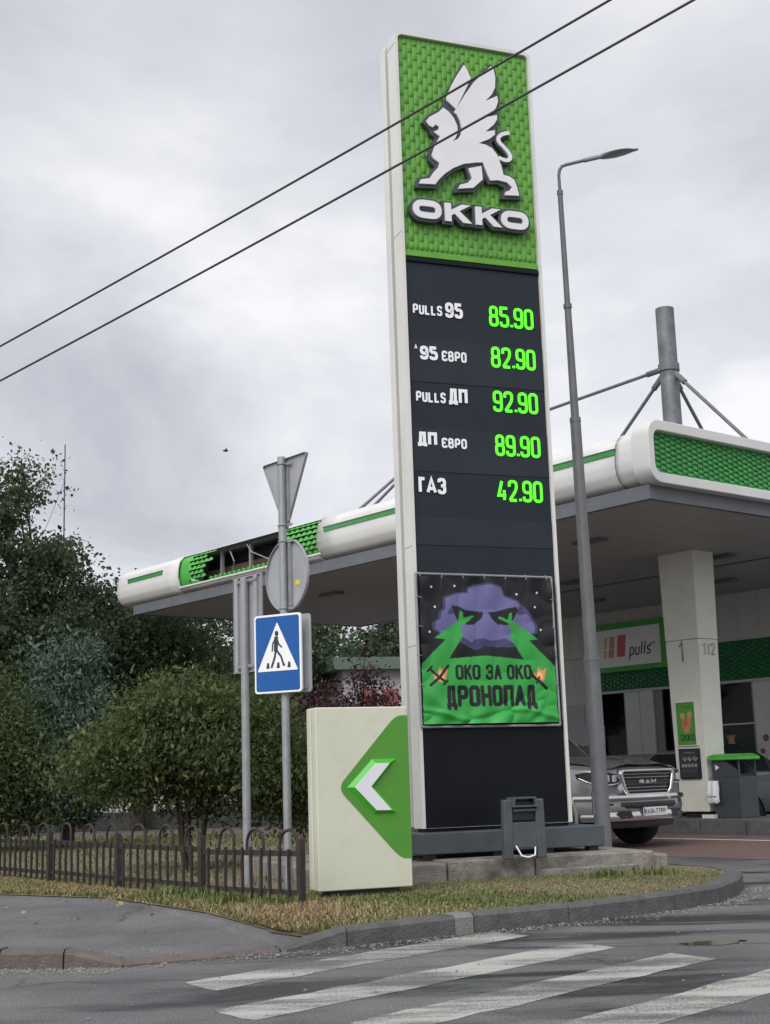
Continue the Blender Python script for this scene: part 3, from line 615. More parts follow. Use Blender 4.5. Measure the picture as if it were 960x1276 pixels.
# ------------------------------------------------------------------ arrow sign on the lawn
ar = thing('direction_sign', 'cream direction sign with green panel and white left arrow on the grass', 'direction sign', (-.655, 11.625, 0), TT)
m = MB(); m.prism([(.012,.17),(.85,.17),(.85,1.68),(.012,1.68)], 0, .11); m.build('front_shell', 'cream_sign', ar, bevel=.012)
m = MB(); m.prism([(.03,.16),(.83,.16),(.83,1.665),(.03,1.665)], .105, .15); m.build('core', 'beam_grey', ar)
m = MB(); m.prism([(.012,.17),(.85,.17),(.85,1.68),(.012,1.68)], .15, .255); m.build('rear_shell', 'cream_sign', ar, bevel=.012)
MB().box(.12,.74,.04,.22,.08,.17).build('foot', 'black_plastic', ar)
gs = rnd([(.8475,1.605),(.735,1.603),(.195,1.006),(.745,.408),(.8475,.405)], .09, seg=6)
gpn = MB().prism(gs, -.004, .002).build('green_panel', 'arrow_green', ar)
co = [(.279,1.008),(.509,1.238),(.733,1.237),(.517,1.010),(.722,.788),(.690,.779),(.514,.781)]
ci = [(.338,1.008),(.533,1.203),(.658,1.201),(.484,1.010),(.665,.809),(.66,.808),(.528,.812)]
m = MB(); n = 7; m.add([(p[0],-.005,p[1]) for p in co]+[(p[0],-.032,p[1]) for p in ci], [(i,(i+1)%n,n+(i+1)%n,n+i) for i in range(n)])
ch = m.build('chevron', 'chevron_green', ar)
MB().prism([ci[i] for i in (0,1,2,3,4,6)], -.038, -.030).build('chevron_face', 'chevron_white', ch)

# ------------------------------------------------------------------ road signs
sp = thing('road_sign_post', 'galvanised post with crossing sign and backs of triangle and round signs', 'road sign', (-.938, 12.221, 0), 0)
MB().cyl((0,0), .036, .05, 4.0, 16).build('post', 'galvanised', sp, smooth=True)
AB = math.atan2(-.777, .629)              # plates seen from behind run from far left to near right
def plate(name, rz, off, parent): 
    o = bpy.data.objects.new(name, None); COL.objects.link(o); o.parent = parent; o.rotation_euler = (0,0,rz); o.location = off; return o
d_ = Vector((.629,-.777,0)); nb = Vector((-.777,-.629,0))    # direction along plate, normal of its back
def backplate(name, outline, parent, mat='sign_back', rim=.02, folded=True):
    k = len(outline); m = MB(); m.prism(outline, .05, .054)
    o = m.build(name, mat, parent); o.rotation_euler = (0,0,AB)
    cxx = sum(p[0] for p in outline)/k; czz = sum(p[1] for p in outline)/k
    inn = [(p[0]+(cxx-p[0])*rim*3, p[1]+(czz-p[1])*rim*3) for p in outline]
    m = MB(); n = k
    m.add([(p[0],.028,p[1]) for p in outline]+[(p[0],.056,p[1]) for p in outline]+[(p[0]+(cxx-p[0])*rim,.028,p[1]+(czz-p[1])*rim) for p in outline], [(i,(i+1)%n,n+(i+1)%n,n+i) for i in range(n)]+[(i,(i+1)%n,2*n+(i+1)%n,2*n+i) for i in range(n)])
    m.build('rim', mat, o); return o
tri = rnd([(-.36,3.99),(.36,3.99),(0,3.31)], .035, True)
bt = backplate('triangle_sign', tri, sp); MB().box(.03,.06,.03,.0495,3.40,3.95).build('stiffener', 'galvanised', bt)
cir = [(.33*math.cos(2*PI*i/40), 2.905+.33*math.sin(2*PI*i/40)) for i in range(40)]
bc = backplate('round_sign', cir, sp); MB().box(.04,.08,.025,.0495,2.62,3.2).build('stiffener', 'galvanised', bc)
MB().box(.12,.19,.046,.0495,2.80,2.845).build('sticker', 'sticker', bc)
for z in (3.36, 3.93, 3.21, 2.6, 2.5, 1.9):
    m = MB(); m.box(-.10,.12,.02,.0275,z-.012,z+.012); m.tube([(.041*math.cos(R(a)), .041*math.sin(R(a)), z) for a in range(0,361,30)], .006, 5)
    o = m.build('clamp', 'galvanised', sp); o.rotation_euler = (0,0,AB)
CA = math.atan2(-.485, .87)
def crossing(): 
    cs = bpy.data.objects.new('crossing_sign', None); COL.objects.link(cs); cs.parent = sp; cs.rotation_euler = (0,0,CA); cs.location = (-.0,-.0,0)
    x0, x1, z0, z1 = -.275, .225, 1.845, 2.545
    def place(o): return o
    m = MB(); m.prism(rrect(x0,x1,z0,z1,.03), -.075, -.05); b = m.build('plate', 'sign_white', cs, bevel=.003)
    m = MB(); m.prism(rrect(x0+.018,x1-.018,z0+.018,z1-.018,.022), -.0765, -.074); m.build('blue_field', 'sign_blue', b)
    m = MB(); m.prism(rnd([(x0+.035,2.04),(x1-.035,2.04),(-.025,2.475)], .012, True), -.0785, -.0755); m.build('white_triangle', 'sign_white', b)
    k = MB(); yy = -.0795; cx = -.03
    k.prism([(cx+.02*math.cos(2*PI*i/16)+.0, 2.372+.026*math.sin(2*PI*i/16)) for i in range(16)], yy, yy+.002)
    k.ribbon([(cx-.005,2.345),(cx-.01,2.24),(cx-.008,2.21)], .042, yy-.0002); k.ribbon([(cx-.01,2.335),(cx-.042,2.285),(cx-.05,2.215)], .015, yy-.0004)
    k.ribbon([(cx+.005,2.325),(cx+.022,2.275),(cx+.055,2.245)], .015, yy-.0006); k.ribbon([(cx-.01,2.225),(cx-.022,2.165),(cx-.06,2.07)], .021, yy-.0008)
    k.ribbon([(cx-.002,2.222),(cx+.045,2.165),(cx+.07,2.09),(cx+.085,2.092)], .019, yy-.001)
    for bx in (-.165, -.055, .06): k.prism([(bx+.02,2.065),(bx+.055,2.065),(bx+.05,2.115),(bx+.03,2.115)], yy-.0012, yy)
    k.build('walking_figure', 'sign_ink', b)
    m = MB(); m.prism(rrect(x0+.02,x1+.02,z0,z1,.03), .05, .07); m.build('rear_plate', 'sign_back', cs, bevel=.004)
    m = MB(); m.prism(rrect(x0+.05,x1-.01,z0+.03,z1-.03,.02), .035, .05); m.build('rear_fold', 'sign_back', cs)
    for z in (1.93, 2.47): MB().box(-.12,.14,-.05,.05,z-.012,z+.012).build('bracket', 'galvanised', cs)
crossing()
s2 = thing('road_sign_post', 'galvanised post with a grey rectangular sign seen from behind', 'road sign', (-1.43, 13.5, 0), 0)
MB().cyl((0,0), .040, .05, 3.08, 16).build('post', 'galvanised', s2, smooth=True)
rc = backplate('rectangular_sign', [(-.25,2.14),(.25,2.14),(.25,3.1),(-.25,3.1)], s2)
for x in (-.19, .16): MB().box(x-.03,x+.03,.022,.0495,2.15,3.09).build('stiffener', 'sign_back', rc)
for z in (2.2, 3.05):
    m = MB(); m.box(-.16,.2,.012,.0215,z-.014,z+.014); o = m.build('clamp', 'galvanised', s2); o.rotation_euler = (0,0,AB)

# ------------------------------------------------------------------ street lamp
la = thing('street_lamp', 'tall stepped grey steel street lamp beside the price totem', 'street lamp', (2.17, 14.62, 0), 0)
def seg(r0, r1, z0, z1, nm='pole_section'): MB().tube([(0,0,z0),(0,0,z1)], [r0, r1], 20).build(nm, 'pole_paint', la, smooth=True)
la.rotation_euler = (0,-.0075,0); seg(.086,.084,.28,2.27); seg(.071,.058,2.27,4.90); seg(.046,.038,4.90,6.22); seg(.033,.029,6.22,7.58)
for r, z in ((.088,2.25),(.062,4.88),(.047,6.20),(.035,7.56)):
    MB().cyl((0,0), r, z-.02, z+.03, 20).build('collar', 'pole_paint', la, smooth=True)
MB().box(-.09,-.075,-.05,.05,.62,.86).build('service_hatch', 'pole_paint', la)
arm = rnd([(0,0,7.58),(0,0,7.90),(.42,0,7.985)], .12, seg=6) if False else [(0,0,7.56),(0,0,7.78),(.012,0,7.84),(.04,0,7.885),(.09,0,7.905),(.42,0,7.975)]
MB().tube(arm, .019, 10).build('arm', 'pole_paint', la, smooth=True)
MB().tube([(.30,0,7.95),(.52,0,7.995)], .027, 12).build('sleeve', 'lamp_grey', la, smooth=True)
m = MB(); P = []
for i in range(9):
    t = i/8; w_ = .02+.085*math.sin(PI*min(1,t*1.05+.06))**.7; P.append((.5+t*.43, 7.99+t*.07, max(.006,w_), .028*(1-.75*t)+.004))
n = 10; vs = []
for x, z, w_, h_ in P:
    for j in range(n): a = 2*PI*j/n; vs.append((x, w_*math.cos(a), z+h_*math.sin(a)))
m.add(vs, [(i*n+j, i*n+(j+1)%n, (i+1)*n+(j+1)%n, (i+1)*n+j) for i in range(8) for j in range(n)]+[tuple(range(n)), tuple(range(8*n,9*n))])
m.build('lamp_head', 'lamp_grey', la, smooth=True)

# ------------------------------------------------------------------ fence
fa = Vector((-.749,11.038,0)); fdir = Vector((-.623,.782,0)); FA = math.atan2(fdir.y, fdir.x)
fe = thing('iron_fence', 'low dark iron fence with looped hoops along the lawn', 'fence', fa, FA)
gz0 = .11; rg = random.Random(11)
post = MB().box(-.028,.028,-.028,.028,gz0-.05,.63).build('post', 'fence_iron', fe, bevel=.006); 
pk = MB().box(-.0105,.0105,-.0105,.0105,gz0+.03,.545).build('picket', 'fence_iron', fe)
hp = MB().tube([(-.115,0,.50)]+[(-.115*math.cos(PI*i/12),0,.59+.115*math.sin(PI*i/12)) for i in range(13)]+[(.115,0,.50)], .0135, 8).build('hoop', 'fence_iron', fe, smooth=True)
LAST = 10.8; k = 0; first = [True, True]
posts = [0, 1.51, 3.06, 4.59, 6.12, 7.65, 9.18, 10.71]
for i, x in enumerate(posts):
    o = post if i == 0 else share(post, fe, (x, 0, 0)); o.rotation_euler = (0, rg.uniform(-.03,.03), 0)
nfirst = True
for i in range(len(posts)-1):
    a, b = posts[i], posts[i+1]; tilt = rg.uniform(-.012,.012) if i else -.02
    for z, h_ in ((.515,.022),(.215,.02)):
        m = MB(); m.add([(a+.028,-.007,z-h_),(b-.028,-.007,z-h_+tilt),(b-.028,.007,z-h_+tilt),(a+.028,.007,z-h_),(a+.028,-.007,z+h_),(b-.028,-.007,z+h_+tilt),(b-.028,.007,z+h_+tilt),(a+.028,.007,z+h_)],[(0,3,2,1),(4,5,6,7),(0,1,5,4),(1,2,6,5),(2,3,7,6),(3,0,4,7)])
        m.build('rail', 'fence_iron', fe)
    n = 11
    for j in range(1, n):
        x = a+(b-a)*j/n
        o = pk if nfirst else share(pk, fe); o.location = (x, .018, rg.uniform(-.01,.01)); o.rotation_euler = (0, rg.uniform(-.02,.02), 0); nfirst = False
for i, x in enumerate([.22,.70,1.20,1.74,2.23,2.75,3.24,3.76,4.29,4.81,5.32,5.79,6.35,6.85,7.4,7.9,8.4,8.9,9.5,10.0,10.4]):
    o = hp if i == 0 else share(hp, fe); o.location = (x, -.02, rg.uniform(-.012,.012)); o.rotation_euler = (rg.uniform(-.06,.06), rg.uniform(-.03,.03), rg.uniform(-.12,.12))

# ------------------------------------------------------------------ overhead wires
def ray(x, y):
    return fw+rt*((x-480)/FPX)-up*((y-638)/FPX)
def at(x, y, Y): d = ray(x, y); return Vector((0,0,CAM_H))+d*(Y/d.y)
def wire(p, q, sag, label):
    pts = [p+(q-p)*(i/24)+Vector((0,0,-sag*4*(i/24)*(1-i/24))) for i in range(25)]
    tag(MB().tube(pts, .009, 7).build('overhead_cable', 'wire', smooth=True), label, 'cable', 'overhead cables across the sky')
wire(at(-260,572,13.5), at(1010,-146,7.4), .06, 'upper black overhead cable crossing the wings of the totem emblem')
wire(at(-260,610,13.2), at(1080,-122,7.2), .06, 'lower black overhead cable crossing the body of the totem emblem')

# ------------------------------------------------------------------ canopy
ca = thing('station_canopy', 'white filling station canopy with green insets and broken fascia panel', 'canopy', (CX, CY, 0), RC)
# local x = -e1, so the far end lies at negative x; y = e2 (depth)
LE = -15.5; ZB, ZF = 4.9, 5.73; CD = 6.3
def prof(v):        # v 0..1 from the inner bottom edge over the outside to the inner top edge -> (y,z)
    keys = [(0,.55,4.9),(.10,.30,4.905),(.22,.10,4.97),(.34,.02,5.10),(.46,0,5.24),(.6,.012,5.42),(.72,.05,5.57),(.84,.16,5.68),(.93,.34,5.725),(1,.6,5.735)]
    for a, b in zip(keys, keys[1:]):
        if v <= b[0]:
            t = (v-a[0])/(b[0]-a[0]); return (a[1]+(b[1]-a[1])*t, a[2]+(b[2]-a[2])*t)
    return keys[-1][1:]
NV = 28
def shell(name, xa, xb, v0, v1, skew=0, endround=False, nx=6):
    m = MB(); vs = []; zc = 5.31
    xs = [xa+(xb-xa)*i/nx for i in range(nx+1)]
    if endround: xs = [LE+.42*(1-math.cos(PI/2*i/8)) for i in range(9)]+[LE+.42+(xb-LE-.42)*i/nx for i in range(1, nx+1)]
    for x in xs:
        for j in range(NV+1):
            y, z = prof(v0+(v1-v0)*j/NV); xx = x
            if skew and abs(x-xa) < 1e-6: xx = x+skew*(z-zc)
            if endround:
                t = max(0, 1-(x-LE)/.42); s = (1-t**2.2)**(1/2.2) if t > 0 else 1
                z = zc+(z-zc)*(.55+.45*s); y = y+.28*(1-s)
            vs.append((xx, y, z))
    k = NV+1; m.add(vs, [(i*k+j, (i+1)*k+j, (i+1)*k+j+1, i*k+j+1) for i in range(len(xs)-1) for j in range(NV)])
    if endround: m.add([vs[j] for j in range(k)]+[(vs[j][0]+.02, vs[j][1]+.5, vs[j][2]) for j in range(k)], [(j, k+j, k+j+1, j+1) for j in range(NV)])
    o = m.build(name, 'canopy_white', ca, smooth='all')
    md = o.modifiers.new('thick', 'SOLIDIFY'); md.thickness = .012; md.offset = -1
    return o
VB, VT = .27, .83
OL, OR_ = -12.62, -7.72
shell('fascia_end', LE, OL-.0, 0, 1, endround=True)
shell('fascia_lower_lip', OL, OR_, 0, VB); shell('fascia_upper_lip', OL, OR_, VT, 1)
shell('fascia', OR_, -4.2, 0, 1, skew=0); shell('fascia', -4.195, -.62, 0, 1); shell('fascia', -.615, -.02, 0, 1)
for jx in (-4.198, -.618, OR_):
    MB().tube([(jx, prof(i/20)[0]-.002, prof(i/20)[1]) for i in range(21)], .005, 5).build('panel_joint', 'beam_grey', ca)
def outside(v): return prof(v)
# flat green cheek and bent mesh left of the hole, mesh on the right, everything else torn away
def curved(name, xa, xb, va, vb, off, mat, nx=4, edge=None, par=ca):
    m = MB(); vs = []; nv = 14
    for i in range(nx+1):
        for j in range(nv+1):
            v = va+(vb-va)*j/nv; y, z = prof(v); t = i/nx; b = xb if edge is None else edge(v); vs.append((xa+(b-xa)*t, y+off, z))
    k = nv+1; m.add(vs, [(i*k+j,(i+1)*k+j,(i+1)*k+j+1,i*k+j+1) for i in range(nx) for j in range(nv)]); o = m.build(name, mat, par, smooth='all')
    md = o.modifiers.new('thick', 'SOLIDIFY'); md.thickness = .01; md.offset = 1; return o
curved('green_cheek', OL, OL+.45, VB, VT, .05, 'canopy_green')
rim = MB(); rim.tube([(OL, prof(VB)[0]-.004, prof(VB)[1]), (OR_+.05, prof(VB)[0]-.004, prof(VB)[1])], .025, 8); rim.build('rim', 'canopy_white', ca, smooth=True)
rim = MB(); rim.tube([(OL+.001, prof(VB+(VT-VB)*i/10)[0], prof(VB+(VT-VB)*i/10)[1]) for i in range(11)], .025, 8); rim.build('rim', 'canopy_white', ca, smooth=True)
def scales_on(name, x0, x1, v0, v1, pw, nv, keep, mat, off=.03):
    m = MB(); nx = int((x1-x0)/pw)
    for j in range(nv):
        for i in range(nx+1):
            a = x0+(i-.5*(j%2))*pw; b = a+pw*.96; c = (a+b)/2; va = v0+(v1-v0)*j/nv; vb = v0+(v1-v0)*(j+.95)/nv
            if not keep(c, (va+vb)/2): continue
            ya, za = prof(va); yb, zb = prof(vb); d = .05
            ya += off; yb += off
            m.add([(a,ya+.01,za+(zb-za)*.3),(c,ya-d,za),(b,ya+.01,za+(zb-za)*.3),(a,yb+.01,zb-(zb-za)*.25),(c,yb-.0,zb),(b,yb+.01,zb-(zb-za)*.25)], [(0,1,4,3),(1,2,5,4)])
    return m.build(name, mat, ca, kind='stuff', fix=False)
hole = [(-11.85,.30),(-11.5,.38),(-11.7,.50),(-11.3,.60),(-11.55,.70),(-11.0,.80),(-10.2,.80),(-9.9,.72),(-9.5,.80),(-9.2,.84),(-8.9,.5),(-8.75,.27),(-9.3,.36),(-9.8,.33),(-10.4,.42),(-10.9,.36),(-11.3,.33)]
def inhole(x, v):
    r = False; n = len(hole)
    for i in range(n):
        a = hole[i]; b = hole[(i+1)%n]
        if (a[1] > v) != (b[1] > v) and x < (b[0]-a[0])*(v-a[1])/(b[1]-a[1])+a[0]: r = not r
    return r
scales_on('broken_mesh', OL+.45, OR_, VB+.01, VT-.01, .17, 7, lambda x, v: not inhole(x, v) and not (x > -11.4 and x < -9.0 and v > .36), 'canopy_green')
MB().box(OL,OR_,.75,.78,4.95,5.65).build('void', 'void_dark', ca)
for x in (-12.2,-11.4,-10.35,-9.1,-8.4): MB().box(x-.03,x+.03,.30,.36,4.95,5.66).build('strut', 'galvanised', ca)
MB().box(OL,OR_,.5,.62,5.18,5.34).build('inner_beam', 'rust', ca); MB().box(OL,OR_,.3,.42,5.62,5.70).build('inner_beam', 'beam_grey', ca)
MB().tube([(-10.3,.2,5.6),(-10.0,.12,5.4),(-9.5,.15,5.2),(-9.3,.2,5.1)], .012, 6).build('loose_cable', 'galvanised', ca, smooth=True)
MB().tube([(-10.9,.2,5.55),(-10.6,.1,5.3),(-10.75,.15,5.1)], .012, 6).build('loose_cable', 'galvanised', ca, smooth=True)
# green slots
def slot(xa, xb, z=5.385, h_=.075):
    m = MB(); m.box(xa,xb,-.004,.05,z,z+h_); s_ = m.build('slot', 'canopy_green_dark', ca)
    m = MB(); m.box(xa-.01,xb+.01,-.012,.03,z+h_,z+h_+.014); m.build('slot_edge', 'beam_grey', s_)
slot(-14.75,-13.25); slot(-7.5,-4.25); slot(-4.15,-.62)
# right-hand face: rounded frame round a recessed field of green scales
m = MB(); RL = 7.4
def yz(x, pts): return [(x, p[0], p[1]) for p in pts]
oi = rrect(.0, RL, 4.9, 5.79, .24, 6); ii = rrect(.12, RL-.12, 5.045, 5.64, .12, 6)
n = len(oi); xf = .0
m.add(yz(xf, oi)+yz(xf, ii)+yz(xf-.3, oi)+yz(xf-.14, ii), [f for i in range(n) for f in ((i,(i+1)%n,n+(i+1)%n,n+i),(i,2*n+i,2*n+(i+1)%n,(i+1)%n),(n+i,n+(i+1)%n,3*n+(i+1)%n,3*n+i))])
m.build('end_frame', 'canopy_white', ca, bevel=.015)
ep = bpy.data.objects.new('green_field', None); COL.objects.link(ep); ep.parent = ca; ep.location = (0,0,0); ep.rotation_euler = (0,0,PI/2)
bpy.data.objects.remove(ep)
m = MB(); m.add([(-.13,.1,5.02),(-.13,RL-.1,5.02),(-.13,RL-.1,5.66),(-.13,.1,5.66)], [(0,1,2,3)]); gf = m.build('green_field', 'canopy_green_dark', ca)
random.seed(9)
m2 = scale_panel('field_scales', .12, RL-.12, 5.03, 5.65, .115, .078, .115, .035, 'canopy_green_dark', gf); m2.rotation_euler = (0,0,PI/2)
# beam, soffit boards, roof
m = MB(); m.prism([(LE+.75,0),(-.15,0)]+[], 0, 0) if False else None
bmx = MB(); bmx.box(LE+.75,-.16,.14,.24,4.70,4.9); bmx.build('edge_beam', 'beam_grey', ca)
bmx = MB(); bmx.box(-.26,-.162,.242,CD,4.701,4.9); bmx.build('edge_beam', 'beam_grey', ca)
bmx = MB(); bmx.box(LE+.75,LE+.85,.242,CD,4.701,4.9); bmx.build('edge_beam', 'beam_grey', ca)
bmx = MB(); bmx.box(LE+.75,-.16,CD,CD+.1,4.70,5.3); bmx.build('edge_beam', 'beam_grey', ca)
nb_ = 40; bd = MB().box(LE+.86,-.27,0,(CD-.25)/nb_-.012,0,.02).build('soffit_board', 'soffit', ca)
for i in range(nb_):
    o = bd if i == 0 else share(bd, ca); o.location = (0, .246+i*(CD-.25)/nb_, 4.712)
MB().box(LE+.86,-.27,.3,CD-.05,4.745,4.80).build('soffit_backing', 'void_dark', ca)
MB().box(LE+.3,-.05,.5,CD+.1,5.66,5.70).build('roof_deck', 'roof_steel', ca)
MB().box(-13.6,-1.5,CD+.101,10.2,4.72,4.78).build('link_soffit', 'soffit', ca); MB().box(-13.6,-1.5,CD+.101,10.2,4.781,5.3).build('link_roof', 'wall_grey', ca)
for i, (x, y) in enumerate(((-3,2),(-6.5,2),(-10,2),(-3,5.3),(-6.5,5.3),(-5,8),(-8.5,8))):
    MB().box(x-.3,x+.3,y-.1,y+.1,4.66,4.715).build('ceiling_lamp', 'beam_grey', ca)
# masts with tie rods
def mast(x, y, rods, label):
    t = thing('roof_mast', label, 'mast', (CX, CY, 0), RC)
    MB().cyl((x,y), .165, 5.7, 9.17, 24).build('tube', 'roof_steel', t, smooth=True)
    MB().cyl((x,y), .19, 8.0, 8.13, 24).build('collar', 'roof_steel', t, smooth=True)
    for p in rods:
        d = (Vector(p)-Vector((x,y,8.08))).normalized(); a = Vector((x,y,8.08))+d*.14; b = a+d*.35
        MB().tube([a,b], .055, 8).build('clevis', 'roof_steel', t, smooth=True); MB().tube([b, p], .033, 8).build('tie_rod', 'pole_paint', t, smooth=True)
mast(-3.2, 4.55, [(-9.3,4.55,7.9),(-6.0,4.55,5.7),(-1.0,4.55,5.7),(-3.5,6.9,5.7)], 'weathered steel roof mast with tie rods on the canopy by the column')
mast(-9.5, 4.55, [(-10.9,2.6,5.7),(-10.7,2.1,5.7)], 'weathered steel roof mast mostly hidden behind the price totem')

# ------------------------------------------------------------------ column, island, bin
isl = thing('pump_island', 'raised grey concrete pump island under the column', 'island', (CX, CY, 0), RC)
for i in range(7):
    MB().box(-6.4+i*.9,-6.4+(i+1)*.9-.01,3.98,5.2,-.02,.24).build('kerb_block', 'kerb_concrete', isl, bevel=.03)
cl = thing('canopy_column', 'tapered cream canopy column numbered 1 with poster and notice', 'column', (CX, CY, 0), RC)
def taper(m, x, y, wx0, wy0, wx1, wy1, z0, z1): 
    m.add([(x-wx0,y-wy0,z0),(x+wx0,y-wy0,z0),(x+wx0,y+wy0,z0),(x-wx0,y+wy0,z0),(x-wx1,y-wy1,z1),(x+wx1,y-wy1,z1),(x+wx1,y+wy1,z1),(x-wx1,y+wy1,z1)],[(0,3,2,1),(4,5,6,7),(0,1,5,4),(1,2,6,5),(2,3,7,6),(3,0,4,7)]); return m
x_, y_ = -3.2, 4.62
taper(MB(), x_, y_, .31, .235, .353, .264, .34, 3.2).build('lower_cladding', 'column_white', cl, bevel=.012)
taper(MB(), x_, y_, .355, .265, .38, .28, 3.205, 4.72).build('upper_cladding', 'column_white', cl, bevel=.012)
MB().box(x_-.25,x_+.25,y_-.17,y_+.17,.22,.34).build('base', 'black_plastic', cl)
def yface(z): return y_-(.235+(.264-.235)*(z-.34)/2.86)
lettering('number', '1', x_-.08, 2.82, .36, .2, .032, .0, 'canopy_green_dark', cl, yface(2.8)-.012)
o = lettering('bay_numbers', '1I2', .0, 0, .2, .11, .018, .045, 'column_grey', cl, 0); o.rotation_euler = (0,0,PI/2); o.location = (x_+.365, y_-.15, 2.93)
pst = MB().box(x_-.24,x_+.20,yface(1.4)-.035,yface(1.4)+.02,1.42,2.17).build('poster_case', 'column_white', cl, bevel=.01)
O3, _ = strokes('OKKO', x_-.15, 1.50, .12, .068, .022, .008); O4, _ = strokes('TUNA', x_-.13, 2.02, .05, .05, .012, .01) if False else ([], 0)
fc = x_-.0
lay = [('poly',[(x_-.19,1.45),(x_+.15,1.45),(x_+.15,2.13),(x_-.19,2.13)],(.07,.30,.03)),
  ('poly',[(x_-.12,1.93),(x_-.03,1.90),(x_+.0,1.65),(x_-.05,1.62),(x_-.09,1.72)],(.5,.2,.09)),('poly',[(x_+.10,1.95),(x_+.02,1.92),(x_-.03,1.68),(x_+.02,1.63),(x_+.08,1.75)],(.55,.24,.1)),
  ('dot',(x_-.08,1.93),.05,(.6,.33,.16)),('dot',(x_+.07,1.95),.05,(.58,.3,.13)),('dot',(x_-.02,1.80),.045,(.55,.1,.07)),('line',[(x_-.06,2.07),(x_+.1,2.07)],.014,(.02,.05,.01)),('text',O3,.02,(.015,.03,.012))]
printed('poster', x_-.21, x_+.17, 1.44, 2.15, .006, lay, yface(1.4)-.037, pst, 'print', None, (.08,.2,.05))
nt_ = MB().box(x_-.22,x_+.21,yface(1.0)-.045,yface(1.0)+.02,.88,1.38).build('notice_board', 'sign_dark', cl, bevel=.01)
lay = [('line',[(x_-.1,1.31),(x_+.1,1.31)],.012,(.2,.2,.2))]
for i in range(3): lay += [('line',[(x_-.13+i*.11,1.22),(x_-.09+i*.11,1.18),(x_-.05+i*.11,1.22)],.014,(.45,.45,.46)),('dot',(x_-.1+i*.11,1.235),.012,(.4,.4,.4))]
for i in range(5): lay += [('dot',(x_-.14+i*.068,1.10),.025,(.5,.5,.5)),('dot',(x_-.14+i*.068,1.10),.016,(.35,.06,.06) if i < 3 else (.1,.1,.1))]
lay += [('line',[(x_-.15,1.0),(x_+.15,1.0)],.006,(.12,.12,.12)),('line',[(x_-.15,1.03),(x_+.15,1.03)],.006,(.12,.12,.12))]
printed('notice', x_-.19, x_+.18, .91, 1.35, .006, lay, yface(1.0)-.047, nt_, 'print', None, (.03,.034,.04))
MB().box(-2.95,-2.7,4.25,4.33,.24,.30).build('paper_stack', 'column_white', isl)
bn = thing('waste_bin', 'dark grey waste bin with bright green lid on the pump island', 'waste bin', cw(2.5, 4.6, .24), RC)
MB().box(-.27,.27,-.23,.23,0,.66).build('body', 'bin_dark', bn, bevel=.012)
for s in (-1, 1): MB().prism([(-.27,.66),(.27,.66),(.27,.74),(-.05,.94),(-.27,.94)], -.23 if s < 0 else .20, -.20 if s < 0 else .23).build('side_cheek', 'bin_dark', bn)
MB().box(-.25,.25,-.2,.2,.661,.70).build('inner_liner', 'black_plastic', bn)
m = MB(); m.box(-.325,.325,-.285,.285,.925,.985); m.add([(-.325,-.285,.986),(.325,-.285,.986),(.325,.285,.986),(-.325,.285,.986),(-.24,-.2,1.03),(.24,-.2,1.03),(.24,.2,1.03),(-.24,.2,1.03)],[(0,3,2,1),(4,5,6,7),(0,1,5,4),(1,2,6,5),(2,3,7,6),(3,0,4,7)]); m.build('lid', 'bin_green', bn, bevel=.02)
for x, y in ((.255,-.21),(.255,.21)): MB().box(x-.012,x+.012,y-.012,y+.012,.66,.95).build('lid_post', 'bin_dark', bn)
MB().prism([(-.2,.77),(-.12,.81),(-.2,.86)], -.234, -.23).build('emblem', 'sign_white', bn)
gl = thing('work_glove', 'pair of white work gloves hanging on the waste bin', 'glove', cw(2.5, 4.6, .24)+(-e1)*(-.23)+e2*(-.26), RC)
gl.scale = (1.5,1.5,1.5); gl.location.z -= .30; gl.location += e2*(-.02)
for k, dx in enumerate((-.03, .05)):
    m = MB(); y0 = -.01-k*.025
    m.tube([(dx,y0,.60),(dx,y0,.52),(dx-.005,y0,.44)], [.038,.045,.04], 8)
    for f in range(4): m.tube([(dx-.032+f*.021,y0,.45),(dx-.036+f*.024,y0-.008,.40),(dx-.036+f*.025,y0,.355+abs(f-1.5)*.012)], [.012,.0115,.008], 6)
    m.tube([(dx-.035,y0,.50),(dx-.06,y0-.01,.46),(dx-.066,y0,.43)], [.013,.012,.009], 6)
    m.build('glove', 'glove', gl, smooth=True)

# ------------------------------------------------------------------ station shop
sh = thing('station_shop', 'grey panelled filling station shop with green scale band under the canopy', 'building', (CX, CY, 0), RC)
WY = 10.05
pw = MB().box(0,.545,0,.06,3.7,4.72).build('upper_panel', 'wall_panel', sh, bevel=.006)
for i in range(20):
    o = pw if i == 0 else share(pw, sh); o.location = (-13.4+i*.55, WY, 0)
MB().box(-13.4,-2.4,WY+.06,WY+.1,2.8,4.72).build('upper_wall', 'wall_grey', sh)
wp = MB().box(0,.325,0,.06,.0,3.695).build('wall_panel', 'wall_panel', sh, bevel=.006)
for i in range(9):
    o = wp if i == 0 else share(wp, sh); o.location = (-13.4+i*.33, WY, 0)
random.seed(6)
bd2 = MB().box(-10.42,-2.4,WY-.03,WY+.05,2.86,3.695).build('green_band', 'band_green', sh)
scale_panel('band_scales', -10.42, -2.4, 2.87, 3.69, .115, .10, WY-.031, .03, 'band_green', bd2)
MB().box(-10.42,-2.4,WY-.05,WY+.06,2.80,2.858).build('band_sill', 'wall_panel', sh)
for a, b in ((-9.55,-9.12),(-9.11,-8.72)): MB().box(a,b,WY-.02,WY+.14,0,2.80).build('pilaster', 'door_white', sh, bevel=.008)
MB().box(-8.715,-8.5,WY+.02,WY+.12,0,2.80).build('grey_jamb', 'wall_grey', sh)
for a, b in ((-6.0,-5.45),(-5.44,-4.9),(-4.89,-4.2)): MB().box(a,b,WY-.01,WY+.12,0,2.80).build('door_leaf', 'door_white', sh, bevel=.008)
